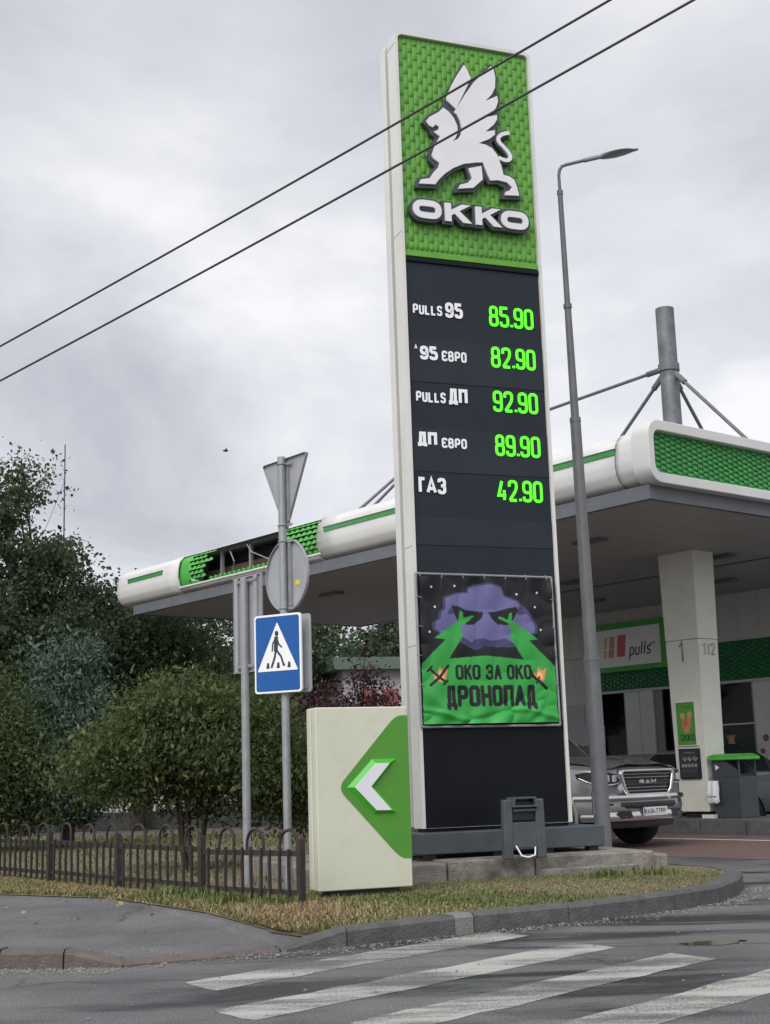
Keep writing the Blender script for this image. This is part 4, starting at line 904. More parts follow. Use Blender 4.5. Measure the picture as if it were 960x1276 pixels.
for x, z, r_, mt in ((-5.76,1.62,.075,'house_red'),(-5.86,1.35,.06,'house_red'),(-5.7,1.2,.05,'sign_white')):
    m = MB(); m.prism([(x+r_*math.cos(2*PI*i/18), z+r_*math.sin(2*PI*i/18)) for i in range(18)], WY-.014, WY-.008); m.build('door_sticker', mt, sh)
for a, b in ((-10.42,-9.56),(-8.495,-6.9),(-6.89,-6.01),(-4.19,-2.4)):
    MB().box(a+.02,b-.02,WY+.02,WY+.03,.35,2.79).build('window_pane', 'shop_glass', sh); MB().box(a,b,WY,WY+.06,0,.34).build('window_base', 'wall_grey', sh)
    for x in (a+.012, b-.012): MB().box(x-.02,x+.02,WY,WY+.07,.34,2.80).build('window_frame', 'wall_grey', sh)
MB().box(-6.88,-6.02,WY-.05,WY-.01,1.92,1.95).build('push_bar', 'door_white', sh)
# interior: floor, back wall, shelves with goods
MB().box(-13.4,-2.4,14.0,14.1,0,4.7).build('back_wall', 'interior', sh); MB().box(-13.4,-2.4,WY+.15,14.0,.012,.03).build('shop_floor', 'interior', sh); MB().box(-13.4,-2.4,WY+.15,14.0,2.9,2.98).build('shop_ceiling', 'interior', sh)
MB().box(-13.4,-13.3,WY+.1,14.0,0,4.7).build('side_wall', 'wall_grey', sh); MB().box(-2.5,-2.4,WY+.1,14.0,0,4.7).build('side_wall', 'wall_grey', sh)
MB().box(-13.5,-2.3,WY-.1,14.2,5.0,5.25).build('roof', 'wall_grey', sh)
for sx in (-10.0, -7.9, -6.5):
    s_ = MB().box(sx-.45,sx+.45,12.4,12.8,.03,1.7).build('shelf_rack', 'black_plastic', sh)
    rg = random.Random(int(sx*10))
    for z in (.5,.9,1.3):
        for i in range(6):
            h_ = rg.uniform(.12,.28); x = sx-.42+i*.14
            MB().box(x,x+.11,12.25,12.38,z,z+h_).build('goods', rg.choice(['sign_white','house_red','yellow_board','sign_blue','canopy_green']), s_)
# fuel brand board on the shop
pb = thing('brand_board', 'white board with red and orange blocks in a green frame on the shop', 'sign board', (CX, CY, 0), RC)
m = MB(); frame(m, [(-10.40,3.28),(-8.12,3.28),(-8.12,4.40),(-10.40,4.40)], [(-10.25,3.40),(-8.28,3.40),(-8.28,4.27),(-10.25,4.27)], WY-.16, WY); m.build('frame', 'canopy_green', pb, bevel=.01)
MB().box(-10.25,-8.28,WY-.14,WY-.1,3.40,4.27).build('board', 'sign_white', pb)
YP = WY-.143
sh_ = lambda x, z: (x+(z-3.8)*.13, z)
for x, wd, za, zb, mt in ((-9.98,.08,3.62,3.80,'yellow'),(-9.98,.08,3.84,4.10,'yellow'),(-9.83,.16,3.62,3.82,'orange'),(-9.83,.16,3.83,4.10,'orange'),(-9.58,.25,3.62,3.82,'pink'),(-9.58,.25,3.822,4.12,'pink')):
    MB().prism([sh_(x,za),sh_(x+wd,za),sh_(x+wd,zb),sh_(x,zb)], YP, YP+.003).build('colour_block', mt, pb)
lettering('brand_word', 'pull', -9.22, 3.62, .3, .135, .035, .03, 'sign_ink', pb, YP, shear=.2)
lettering('brand_letter', 's', -8.715, 3.62, .3, .13, .033, .0, 'sign_ink', pb, YP, shear=.2)
MB().ribbon([(-8.60,3.83),(-8.42,3.875)], .034, YP-.004).build('brand_dash', 'pink', pb)
# small grey boards and a light box against the wall
for x, z0, z1, y, lb in ((-9.39,1.63,2.49,8.2,'plain grey notice board on a pole left of the street lamp'),(-8.76,1.61,2.0,8.1,'smaller pale notice board just right of the street lamp')):
    t = thing('notice_stand', lb, 'notice board', (CX, CY, 0), RC)
    MB().box(x-.28,x+.28,y-.02,y+.02,z0,z1).build('board', 'sign_back', t, bevel=.006); MB().cyl((x,y+.05), .025, 0, z1-.05, 10).build('pole', 'galvanised', t)
t = thing('display_stand', 'low yellow topped display stand against the shop wall', 'stand', (CX, CY, 0), RC)
MB().box(-9.7,-8.6,9.4,9.55,1.12,1.32).build('yellow_panel', 'yellow_board', t); MB().box(-9.85,-8.5,9.56,9.6,1.08,1.38).build('back_panel', 'wall_grey', t)
for x in (-9.7,-8.65): MB().box(x,x+.05,9.42,9.55,.01,1.12).build('leg', 'black_plastic', t)

# ------------------------------------------------------------------ vehicles (local: x forward, y left, z up)
def loft(m, secs, close_ends=True):
    n = len(secs[0][1]); vs = []
    for x, half in secs:
        vs += [(x+(h[2] if len(h) > 2 else 0), h[0], h[1]) for h in half]+[(x+(h[2] if len(h) > 2 else 0), -h[0], h[1]) for h in reversed(half[:-1])]
    k = 2*n-1
    m.add(vs, [(i*k+j, (i+1)*k+j, (i+1)*k+(j+1), i*k+j+1) for i in range(len(secs)-1) for j in range(k-1)]+[(i*k+k-1, (i+1)*k+k-1, (i+1)*k, i*k) for i in range(len(secs)-1)])
    if close_ends: m.add([vs[j] for j in range(k)], [tuple(range(k))]); m.add([vs[(len(secs)-1)*k+j] for j in range(k)], [tuple(range(k-1,-1,-1))])
    return m
def cut(o, cutter):
    md = o.modifiers.new('cut', 'BOOLEAN'); md.object = cutter; md.operation = 'DIFFERENCE'; md.solver = 'EXACT'
    bpy.context.view_layer.update(); dg = bpy.context.evaluated_depsgraph_get()
    me = bpy.data.meshes.new_from_object(o.evaluated_get(dg)); o.modifiers.clear(); old = o.data; o.data = me
    bpy.data.objects.remove(cutter)
    me.polygons.foreach_set('use_smooth', [True]*len(me.polygons))
    try: me.set_sharp_from_angle(angle=R(32))
    except Exception: pass
def wheel(parent, x, y, r, wdt, side, rimmat='chrome'):
    m = MB(); s = side
    prof_ = [(r*.66,.0),(r*.9,.0),(r*.985,.04),(r,.09),(r,wdt-.09),(r*.985,wdt-.04),(r*.9,wdt),(r*.6,wdt)]
    n = 32; vs = [(x+p*math.cos(2*PI*i/n), y-s*q, r+p*math.sin(2*PI*i/n)) for i in range(n) for p, q in prof_]; k = len(prof_)
    m.add(vs, [(i*k+j, ((i+1)%n)*k+j, ((i+1)%n)*k+j+1, i*k+j+1) for i in range(n) for j in range(k-1)]); w_ = m.build('wheel', 'tyre', parent, smooth=True)
    m = MB(); ro = r*.66
    for a in range(5):
        t = 2*PI*a/5+.3; c, s_ = math.cos(t), math.sin(t); px, pz = -s_*.045, c*.045
        m.add([(x+c*.06+px, y-s*.035, r+s_*.06+pz),(x+c*.06-px, y-s*.035, r+s_*.06-pz),(x+c*ro-px*1.2, y-s*.02, r+s_*ro-pz*1.2),(x+c*ro+px*1.2, y-s*.02, r+s_*ro+pz*1.2)], [(0,1,2,3)])
    m.tube([(x, y-s*.005, r),(x, y-s*.06, r)], .075, 14)
    m.build('rim', rimmat, w_)
    m = MB(); m.tube([(x, y-s*.07, r),(x, y-s*.1, r)], ro*1.01, 24); m.build('brake_disc', 'black_plastic', w_)
    m = MB(); m.tube([(x+ro*math.cos(2*PI*i/28), y-s*.015, r+ro*math.sin(2*PI*i/28)) for i in range(29)], .016, 6); m.build('rim_edge', rimmat, w_, smooth=True)
HD = math.atan2(-.777, .629)
tk = thing('pickup_truck', 'silver pickup truck with chrome grille standing behind the price totem', 'pickup truck', (3.43, 19.3, 0), math.atan2(-math.cos(.72), math.sin(.72)))
tk.scale = (.98,.98,.98)
def H(*p): return list(p)
secs = [(.03, H((.74,.58),(.78,.72),(.78,.95),(.74,1.06),(.70,1.085),(.35,1.10,.05),(0,1.11,.06))),
        (-.04, H((.88,.54),(.915,.72),(.915,.96),(.87,1.075),(.80,1.11),(.35,1.145,.02),(0,1.15,.03))),
        (-.18, H((.95,.50),(.985,.70),(.985,.98),(.94,1.095),(.87,1.14),(.38,1.185),(0,1.195))),
        (-.5, H((.98,.48),(1.02,.70),(1.02,1.0),(.97,1.12),(.88,1.17),(.42,1.225),(0,1.23))),
        (-1.0, H((.985,.45),(1.03,.70),(1.03,1.02),(.975,1.15),(.88,1.20),(.44,1.255),(0,1.26))),
        (-1.62, H((.985,.42),(1.03,.70),(1.03,1.05),(.975,1.18),(.88,1.215),(.44,1.265),(0,1.27))),
        (-1.75, H((.985,.40),(1.03,.70),(1.03,1.05),(.975,1.18),(.86,1.20),(.44,1.20),(0,1.20))),
        (-3.75, H((.985,.40),(1.03,.70),(1.03,1.05),(.975,1.19),(.86,1.21),(.44,1.21),(0,1.21))),
        (-3.80, H((.985,.45),(1.03,.70),(1.03,1.05),(1.0,1.36),(.95,1.37),(.44,1.37),(0,1.37))),
        (-5.75, H((.985,.48),(1.03,.70),(1.03,1.05),(1.0,1.37),(.95,1.38),(.44,1.38),(0,1.38))),
        (-5.82, H((.95,.55),(1.0,.70),(1.0,1.05),(.97,1.33),(.92,1.34),(.44,1.34),(0,1.34)))]
bd_ = loft(MB(), secs).build('body', 'silver_paint', tk)
for wx in (-.86, -4.67):
    c_ = MB().tube([(wx,-1.3,.44),(wx,1.3,.44)], .51, 40).build('cutter', 'tyre', tk); cut(bd_, c_)
for wx in (-.86, -4.67):
    for s in (1, -1):
        wheel(tk, wx, s*1.0, .42, .28, s)
        m = MB(); m.tube([(wx+.52*math.cos(R(a)), s*1.025, .44+.52*math.sin(R(a))) for a in range(-8,189,14)], .028, 8); m.build('wheel_arch', 'silver_paint', tk, smooth=True)
    MB().box(wx-.55,wx+.55,-.72,.72,.3,.9).build('inner_arch', 'black_plastic', tk)
MB().box(-5.6,-.25,-.75,.75,.38,.5).build('underbody', 'black_plastic', tk)
# hood skin, mirrored sky put into its darker base colour, with twin bulges
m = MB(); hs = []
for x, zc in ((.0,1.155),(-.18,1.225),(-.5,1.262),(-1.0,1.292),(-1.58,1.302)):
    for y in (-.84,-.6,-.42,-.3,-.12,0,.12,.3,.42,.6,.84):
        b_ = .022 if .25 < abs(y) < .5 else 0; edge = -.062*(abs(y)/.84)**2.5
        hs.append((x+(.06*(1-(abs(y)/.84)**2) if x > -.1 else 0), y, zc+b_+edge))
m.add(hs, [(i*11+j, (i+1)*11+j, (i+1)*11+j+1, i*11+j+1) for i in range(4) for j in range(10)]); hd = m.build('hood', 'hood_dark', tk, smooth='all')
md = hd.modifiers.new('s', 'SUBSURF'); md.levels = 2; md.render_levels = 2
# cab
cab = [(-1.55, H((.86,1.19),(.84,1.20),(.80,1.21),(.0,1.225))), (-2.28, H((.88,1.19),(.80,1.78),(.68,1.86),(.0,1.885))), (-2.7, H((.885,1.19),(.80,1.84),(.70,1.93),(.0,1.96))), (-3.45, H((.885,1.19),(.79,1.83),(.70,1.92),(.0,1.95))), (-3.78, H((.88,1.19),(.76,1.75),(.68,1.84),(.0,1.87)))]
loft(MB(), cab).build('cab', 'silver_paint', tk, smooth=True)
m = MB(); m.add([(-1.60,.76,1.235),(-1.60,-.76,1.235),(-2.26,-.66,1.80),(-2.26,.66,1.80)], [(0,1,2,3)]); ws = m.build('windscreen', 'car_glass', tk); ws.location = (.03,0,.045)
for s in (1, -1):
    m = MB(); m.add([(-1.72,s*.895,1.225),(-2.62,s*.9,1.225),(-2.62,s*.835,1.78),(-2.38,s*.83,1.77)], [(0,1,2,3)]); m.build('side_window', 'car_glass', tk)
    m = MB(); m.add([(-2.70,s*.9,1.225),(-3.55,s*.895,1.225),(-3.5,s*.83,1.76),(-2.70,s*.837,1.785)], [(0,1,2,3)]); m.build('side_window', 'car_glass', tk)
    MB().tube([(-1.57,s*.82,1.21),(-2.30,s*.735,1.85),(-3.5,s*.72,1.90)], .028, 8).build('pillar', 'silver_paint', tk, smooth=True)
    mm = MB().box(-1.98,-1.84,s*.93,s*1.17,1.24,1.48).build('mirror', 'black_plastic', tk, bevel=.03)
    for x in (-1.78, -2.66, -3.6): MB().box(x-.004,x+.004,s*1.025,s*1.034,.6,1.1).build('door_seam', 'black_plastic', tk)
    for x in (-2.5, -3.4): MB().box(x-.09,x+.09,s*1.03,s*1.055,1.03,1.065).build('door_handle', 'chrome', tk)
    MB().box(-3.6,-1.55,s*.98,s*1.035,.42,.47).build('side_step', 'chrome', tk)
    # headlight wraps round the corner of the wing
    pl_ = [(.052,.55),(.05,.68),(.04,.79),(.0,.875),(-.07,.935),(-.16,.985),(-.27,1.018)]
    zz_ = [(.90,1.03),(.885,1.055),(.88,1.07),(.885,1.075),(.90,1.075),(.93,1.07),(.98,1.05)]
    m = MB(); vs = []
    for (px_, py_), (za_, zb_) in zip(pl_, zz_): vs += [(px_,s*py_,za_),(px_,s*py_,zb_),(px_-.09,s*py_*.97,zb_),(px_-.09,s*py_*.97,za_)]
    m.add(vs, [(i*4+k, (i+1)*4+k, (i+1)*4+(k+1)%4, i*4+(k+1)%4) for i in range(6) for k in range(4)]+[(0,1,2,3),(27,26,25,24)])
    hl = m.build('headlight', 'black_plastic', tk, smooth=True)
    m = MB(); m.box(.03,.062,min(s*.60,s*.69),max(s*.60,s*.69),.93,1.02); m.box(.0,.045,min(s*.73,s*.82),max(s*.73,s*.82),.93,1.03); m.build('lamp_unit', 'lamp_lens', hl, bevel=.01)
    m = MB(); m.tube([(a_+.006,s*(b_+.004),zz_[k][0]+.012) for k, (a_, b_) in enumerate(pl_)], .009, 6); m.build('lamp_strip', 'lamp_lens', hl, smooth=True)
# grille
def xz(pts, x, th, wob=.05): return pts
go = [(-.61,1.04),(-.55,1.10),(.55,1.10),(.61,1.04),(.54,.81),(.45,.725),(-.45,.725),(-.54,.81)]
gi = [(-.545,1.03),(-.51,1.06),(.51,1.06),(.545,1.03),(.48,.83),(.42,.77),(-.42,.77),(-.48,.83)]
gr = bpy.data.objects.new('grille', None); COL.objects.link(gr); gr.parent = tk; gr.rotation_euler = (0,0,PI/2); gr.location = (.0,0,0)
m = MB(); frame(m, go, gi, -.135, .02, -.06); m.build('surround', 'chrome', gr, bevel=.02, bseg=3)
MB().prism(gi, -.07, .0).build('mesh_backing', 'black_plastic', gr)
for i in range(6):
    z = .80+i*.046; w_ = .45+.09*(i/5); m = MB(); m.box(-w_,w_,-.105,-.075,z-.0045,z+.0045); m.build('bar', 'galvanised', gr)
MB().box(-.47,.47,-.118,-.08,.895,.945).build('name_bar', 'black_plastic', gr)
lettering('maker_name', 'RAM', -.19, .893, .06, .11, .02, .02, 'chrome', gr, -.122, depth=.01)
# bumper
def arcbar(name, y1, z0, z1, x, th, bow, mat, tail=0, n=14):
    pth = [(x-bow*(abs(y)/y1)**2.6, y) for y in [-y1+2*y1*i/n for i in range(n+1)]]
    if tail: pth = [(pth[0][0]-tail, -y1-.035)]+pth+[(pth[-1][0]-tail, y1+.035)]
    m = MB(); vs = []; n = len(pth)-1
    for xx, y in pth: ys = y*(1-th/1.4); vs += [(xx,y,z0),(xx+.015,y*1.01,(z0+z1)/2),(xx,y,z1),(xx-th,ys,z1),(xx-th,ys,z0)]
    m.add(vs, [(i*5+j,(i+1)*5+j,(i+1)*5+(j+1)%5,i*5+(j+1)%5) for i in range(n) for j in range(5)]+[(0,1,2,3,4),tuple(n*5+j for j in (4,3,2,1,0))]); return m.build(name, mat, tk, smooth=True)
arcbar('bumper_bar', .99, .675, .745, .20, .12, .25, 'chrome', .34); arcbar('bumper', .985, .50, .674, .17, .12, .25, 'silver_paint', .32); arcbar('lower_bumper', .95, .40, .52, .19, .12, .25, 'chrome', .28); arcbar('air_dam', .85, .30, .41, .10, .05, .25, 'black_plastic')
arcbar('intake', .60, .565, .65, .195, .05, .09, 'black_plastic')
for s in (1, -1):
    m = MB(); m.tube([(.185-.05,s*.55,.50),(.215-.06,s*.55,.50)], .001, 4) if False else None
    m = MB(); m.prism([(s*.43+.0,.44),(s*.62,.43),(s*.70,.49),(s*.64,.54),(s*.46,.54)], -.21, -.1); fg = m.build('fog_recess', 'black_plastic', tk, bevel=.01); fg.rotation_euler = (0,0,PI/2)
    for v in fg.data.vertices: v.co.y += .25*(abs(v.co.x)/.95)**2.6
    m = MB(); m.prism([(s*.72,.57),(s*.9,.57),(s*.9,.645),(s*.72,.645)], -.178, -.1); fg = m.build('side_vent', 'black_plastic', tk); fg.rotation_euler = (0,0,PI/2)
    for v in fg.data.vertices: v.co.y += .25*(abs(v.co.x)/1.0)**2.6
pt = MB().box(.215,.225,-.26,.26,.46,.575).build('number_plate', 'plate', tk)
o = lettering('plate_text', 'KA9477PP', -.235, .483, .07, .047, .011, .011, 'sign_ink', pt, -.2268); o.rotation_euler = (0,0,PI/2)
MB().box(.2255,.2262,-.258,-.238,.465,.57).build('plate_band', 'sign_blue', pt)

def car(name, label, loc, rz, paint, L=4.3, Wd=.88, hr=1.42, group=None):
    t = thing(name, label, 'car', loc, rz, group); h0 = .72
    s_ = [(0, H((.62,.35),(.70,.5),(.66,.62),(.5,.66),(0,.68,.03))), (-.25, H((.80,.28),(.86,.5),(.84,.70),(.7,.76),(0,.78))), (-1.1, H((.84,.25),(Wd,.5),(Wd,.78),(.78,.90),(0,.93))), (-1.4, H((.84,.24),(Wd,.5),(Wd,.80),(.80,.93),(0,.95))),
          (-L+.5, H((.84,.25),(Wd,.5),(Wd,.85),(.80,.98),(0,1.0))), (-L+.1, H((.78,.3),(.84,.5),(.84,.85),(.74,.97),(0,.99))), (-L, H((.6,.4),(.72,.55),(.74,.8),(.66,.9),(0,.92)))]
    b = loft(MB(), s_).build('body', paint, t)
    for wx in (-.85, -L+.85):
        c_ = MB().tube([(wx,-1.3,.32),(wx,1.3,.32)], .36, 32).build('cutter', 'tyre', t); cut(b, c_)
        MB().box(wx-.38,wx+.38,-.6,.6,.22,.62).build('inner_arch', 'black_plastic', t)
        for s in (1,-1): wheel(t, wx, s*.86, .31, .2, s, 'galvanised')
    c = [(-1.05, H((.74,.90),(.72,.91),(0,.94))), (-1.85, H((.76,.92),(.62,hr-.06),(0,hr))), (-2.9, H((.77,.94),(.62,hr-.05),(0,hr+.01))), (-L+.35, H((.74,.95),(.62,1.1),(0,1.12)))]
    loft(MB(), c).build('cabin', paint, t, smooth=True)
    for s in (1,-1):
        m = MB(); m.add([(-1.32,s*.765,.955),(-2.25,s*.79,.955),(-2.25,s*.665,hr-.10),(-1.88,s*.665,hr-.11)], [(0,1,2,3)]); m.build('side_window', 'car_glass', t)
        m = MB(); m.add([(-2.33,s*.79,.955),(-3.45,s*.775,.97),(-3.0,s*.665,hr-.10),(-2.33,s*.665,hr-.10)], [(0,1,2,3)]); m.build('side_window', 'car_glass', t)
        MB().prism([(s*.42,.54),(s*.72,.57),(s*.76,.68),(s*.5,.66)], -.0, .2).build('headlight', 'lamp_lens', t).rotation_euler = (0,0,PI/2)
        MB().box(-1.62,-1.5,s*.86,s*1.0,.95,1.06).build('mirror', paint, t, bevel=.02)
    m = MB(); m.add([(-1.10,.66,.95),(-1.10,-.66,.95),(-1.80,-.58,hr-.03),(-1.80,.58,hr-.03)], [(0,1,2,3)]); o = m.build('windscreen', 'car_glass', t); o.location = (.02,0,.03)
    MB().box(-.02,.045,-.42,.42,.52,.62).build('grille', 'black_plastic', t); MB().box(-.02,.04,-.6,.6,.30,.42).build('lower_intake', 'black_plastic', t)
    MB().box(.03,.055,-.45,.45,.565,.58).build('grille_bar', 'chrome', t); return t
car('hatchback', 'grey hatchback parked behind the pump island and waste bin', cw(2.55, 6.9), HD, 'car_grey')
car('parked_car', 'white parked car far behind the left trees', (-10.3, 41, 0), 2.9, 'car_white', hr=1.45)

# ------------------------------------------------------------------ person in the shop doorway
def person(label, loc, rz):
    t = thing('person', label, 'person', loc, rz)
    P = [((0,0,.95),(.15,.10)),((0,0,1.10),(.145,.095)),((0,0,1.28),(.17,.105)),((0,0,1.44),(.15,.09)),((0,0,1.53),(.06,.06)),((0,-.02,1.60),(.075,.085)),((0,-.02,1.72),(.075,.09)),
         ((.10,0,.88),(.10,.10)),((.105,-.01,.50),(.065,.07)),((.11,.01,.10),(.045,.05)),((.115,-.12,.045),(.04,.03)),
         ((-.10,0,.88),(.10,.10)),((-.105,.01,.50),(.065,.07)),((-.11,.02,.10),(.045,.05)),((-.115,-.11,.045),(.04,.03)),
         ((.19,0,1.42),(.06,.065)),((.25,.01,1.14),(.045,.045)),((.24,-.10,.92),(.034,.034)),((.23,-.16,.83),(.035,.02)),
         ((-.19,0,1.42),(.06,.065)),((-.25,.01,1.14),(.045,.045)),((-.24,-.08,.92),(.034,.034)),((-.235,-.14,.83),(.035,.02))]
    E2 = [(0,1),(1,2),(2,3),(3,4),(4,5),(5,6),(0,7),(7,8),(8,9),(9,10),(0,11),(11,12),(12,13),(13,14),(3,15),(15,16),(16,17),(17,18),(3,19),(19,20),(20,21),(21,22)]
    pts = [p for p, _ in P]; rad = [r for _, r in P]; ed = list(E2)
    for hand, s in ((18,1),(22,-1)):
        b = Vector(pts[hand])
        for f in range(4):
            k = len(pts); o_ = Vector(((f-1.5)*.019, -.01, -.03)); pts += [tuple(b+o_), tuple(b+o_+Vector((0,-.012,-.045)))]; rad += [(.0095,.0095),(.0075,.0075)]; ed += [(hand,k),(k,k+1)]
        k = len(pts); pts += [tuple(b+Vector((-s*.035,-.02,.0))), tuple(b+Vector((-s*.045,-.035,-.03)))]; rad += [(.010,.010),(.008,.008)]; ed += [(hand,k),(k,k+1)]
    me = bpy.data.meshes.new('body'); me.from_pydata(pts, ed, []); o = bpy.data.objects.new('body', me); COL.objects.link(o); o.parent = t
    sk = o.modifiers.new('skin', 'SKIN'); sk.use_smooth_shade = True
    for i, r in enumerate(rad): me.skin_vertices[0].data[i].radius = r
    me.skin_vertices[0].data[0].use_root = True
    o.modifiers.new('sub', 'SUBSURF').levels = 1
    bpy.context.view_layer.update(); m2 = bpy.data.meshes.new_from_object(o.evaluated_get(bpy.context.evaluated_depsgraph_get())); o.modifiers.clear(); o.data = m2
    m2.materials.clear()
    for q in ('black_cloth','skin'): m2.materials.append(MATS[q])
    for p in m2.polygons:
        c = p.center; p.material_index = 1 if (c.z > 1.515 or (abs(c.x) > .2 and c.z < 1.24)) else 0; p.use_smooth = True
    m = MB()
    for i in range(7):
        a = R(-5+i*16); vs_ = None
    hs_ = []; n = 14
    for i in range(7):
        ph = PI/2*i/6
        for j in range(n):
            a = 2*PI*j/n; r_ = math.cos(ph); hs_.append((.083*r_*math.cos(a), .005+.10*r_*math.sin(a), 1.69+.125*math.sin(ph)-(.0 if math.sin(a) < 0 else .07*r_*math.sin(a))))
    m.add(hs_, [(i*n+j, i*n+(j+1)%n, (i+1)*n+(j+1)%n, (i+1)*n+j) for i in range(6) for j in range(n)]); m.build('hair', 'hair', t, smooth='all')
    m = MB(); m.add([(-.012,-.105,1.645),(.012,-.105,1.645),(0,-.13,1.648),(0,-.105,1.69)], [(0,1,2),(0,2,3),(1,3,2)]); m.build('nose', 'skin', t)
    for s in (1,-1): MB().tube([(s*.028,-.108,1.692),(s*.028,-.114,1.692)], .010, 8).build('eye', 'sign_ink', t); MB().box(s*.078-.008,s*.078+.008,-.03,.01,1.63,1.69).build('ear', 'skin', t, bevel=.006)
    MB().box(-.022,.022,-.112,-.100,1.615,1.622).build('mouth', 'house_red', t)
    m = MB(); m.prism([(.05*math.cos(2*PI*i/16), 1.33+.05*math.sin(2*PI*i/16)) for i in range(16)], -.128, -.118); m.build('shirt_print', 'galvanised', t); return t
person('person in a black printed t-shirt standing at the shop door behind the bin', cw(6.0, 9.2), RC+.25)

# ------------------------------------------------------------------ distance
hb = thing('far_building', 'low pale building with green roof edge behind the purple tree', 'building', (-1.6, 46, 0), .25)
MB().box(0,9,0,6,0,4.6).build('wall', 'house_wall', hb); MB().box(-.4,9.4,-.5,6.4,4.6,5.0).build('roof', 'roof_green', hb)
for x in (.6,1.35): MB().box(x,x+.55,-.06,-.003,3.0,3.95).build('red_sign_block', 'house_red', hb)
MB().box(.55,1.9,-.06,-.003,2.5,2.85).build('red_sign_block', 'house_red', hb)
for x in (3.0,5.0,7.0): w_ = MB().box(x,x+1.1,-.04,-.003,1.2,2.5).build('window', 'far_glass', hb); MB().box(x-.06,x+1.16,-.09,-.003,1.08,1.195).build('sill', 'house_wall', w_)
hs2 = thing('far_house', 'small far house with dark gabled roof behind the left trees', 'house', (-19.5, 68, 0), .1)
MB().box(-3.5,3.5,0,7,0,2.9).build('wall', 'house_wall', hs2)
m = MB(); m.prism([(-4,2.9),(4,2.9),(0,5.2)], -.5, 7.5); m.build('roof', 'house_grey', hs2)
for x in (-2,1): MB().box(x,x+1.1,-.05,-.003,.9,2.1).build('window', 'far_glass', hs2)
wl = thing('low_wall', 'low pale wall running behind the lawn beyond the fence', 'wall', (-12.2, 33.5, 0), 0)
wbk = MB().box(0,1.46,0,.3,0,.42).build('wall_block', 'kerb_concrete', wl, bevel=.02)
for i in range(9):
    o = wbk if i == 0 else share(wbk, wl); o.location = (i*1.5, 0, 0)
an = thing('radio_mast', 'thin guyed radio mast above the left treetops', 'mast', (-15.1, 63, 0), 0)
MB().tube([(0,0,0),(0,0,17.0)], [.06,.03], 6).build('pole', 'wire', an); MB().tube([(0,0,15.2),(-3.2,0,7)], .012, 4).build('guy_wire', 'wire', an)
bird = thing('bird', 'small dark bird flying left of the price totem', 'bird', at(281,562,40.), .4); bird.scale = (.65,.65,.65)
m = MB(); m.tube([(-.14,0,0),(-.05,0,.01),(.05,0,.01),(.13,0,.02),(.17,0,.02)], [.01,.045,.05,.025,.004], 8); m.build('body', 'bird', bird, smooth=True)
for s in (1,-1): 
    m = MB(); m.add([(.06,s*.03,.02),(-.05,s*.03,.02),(-.03,s*.18,.08),(.05,s*.17,.09),(-.06,s*.30,.05)], [(0,1,2,3),(3,2,4)]); m.build('wing', 'bird', bird)

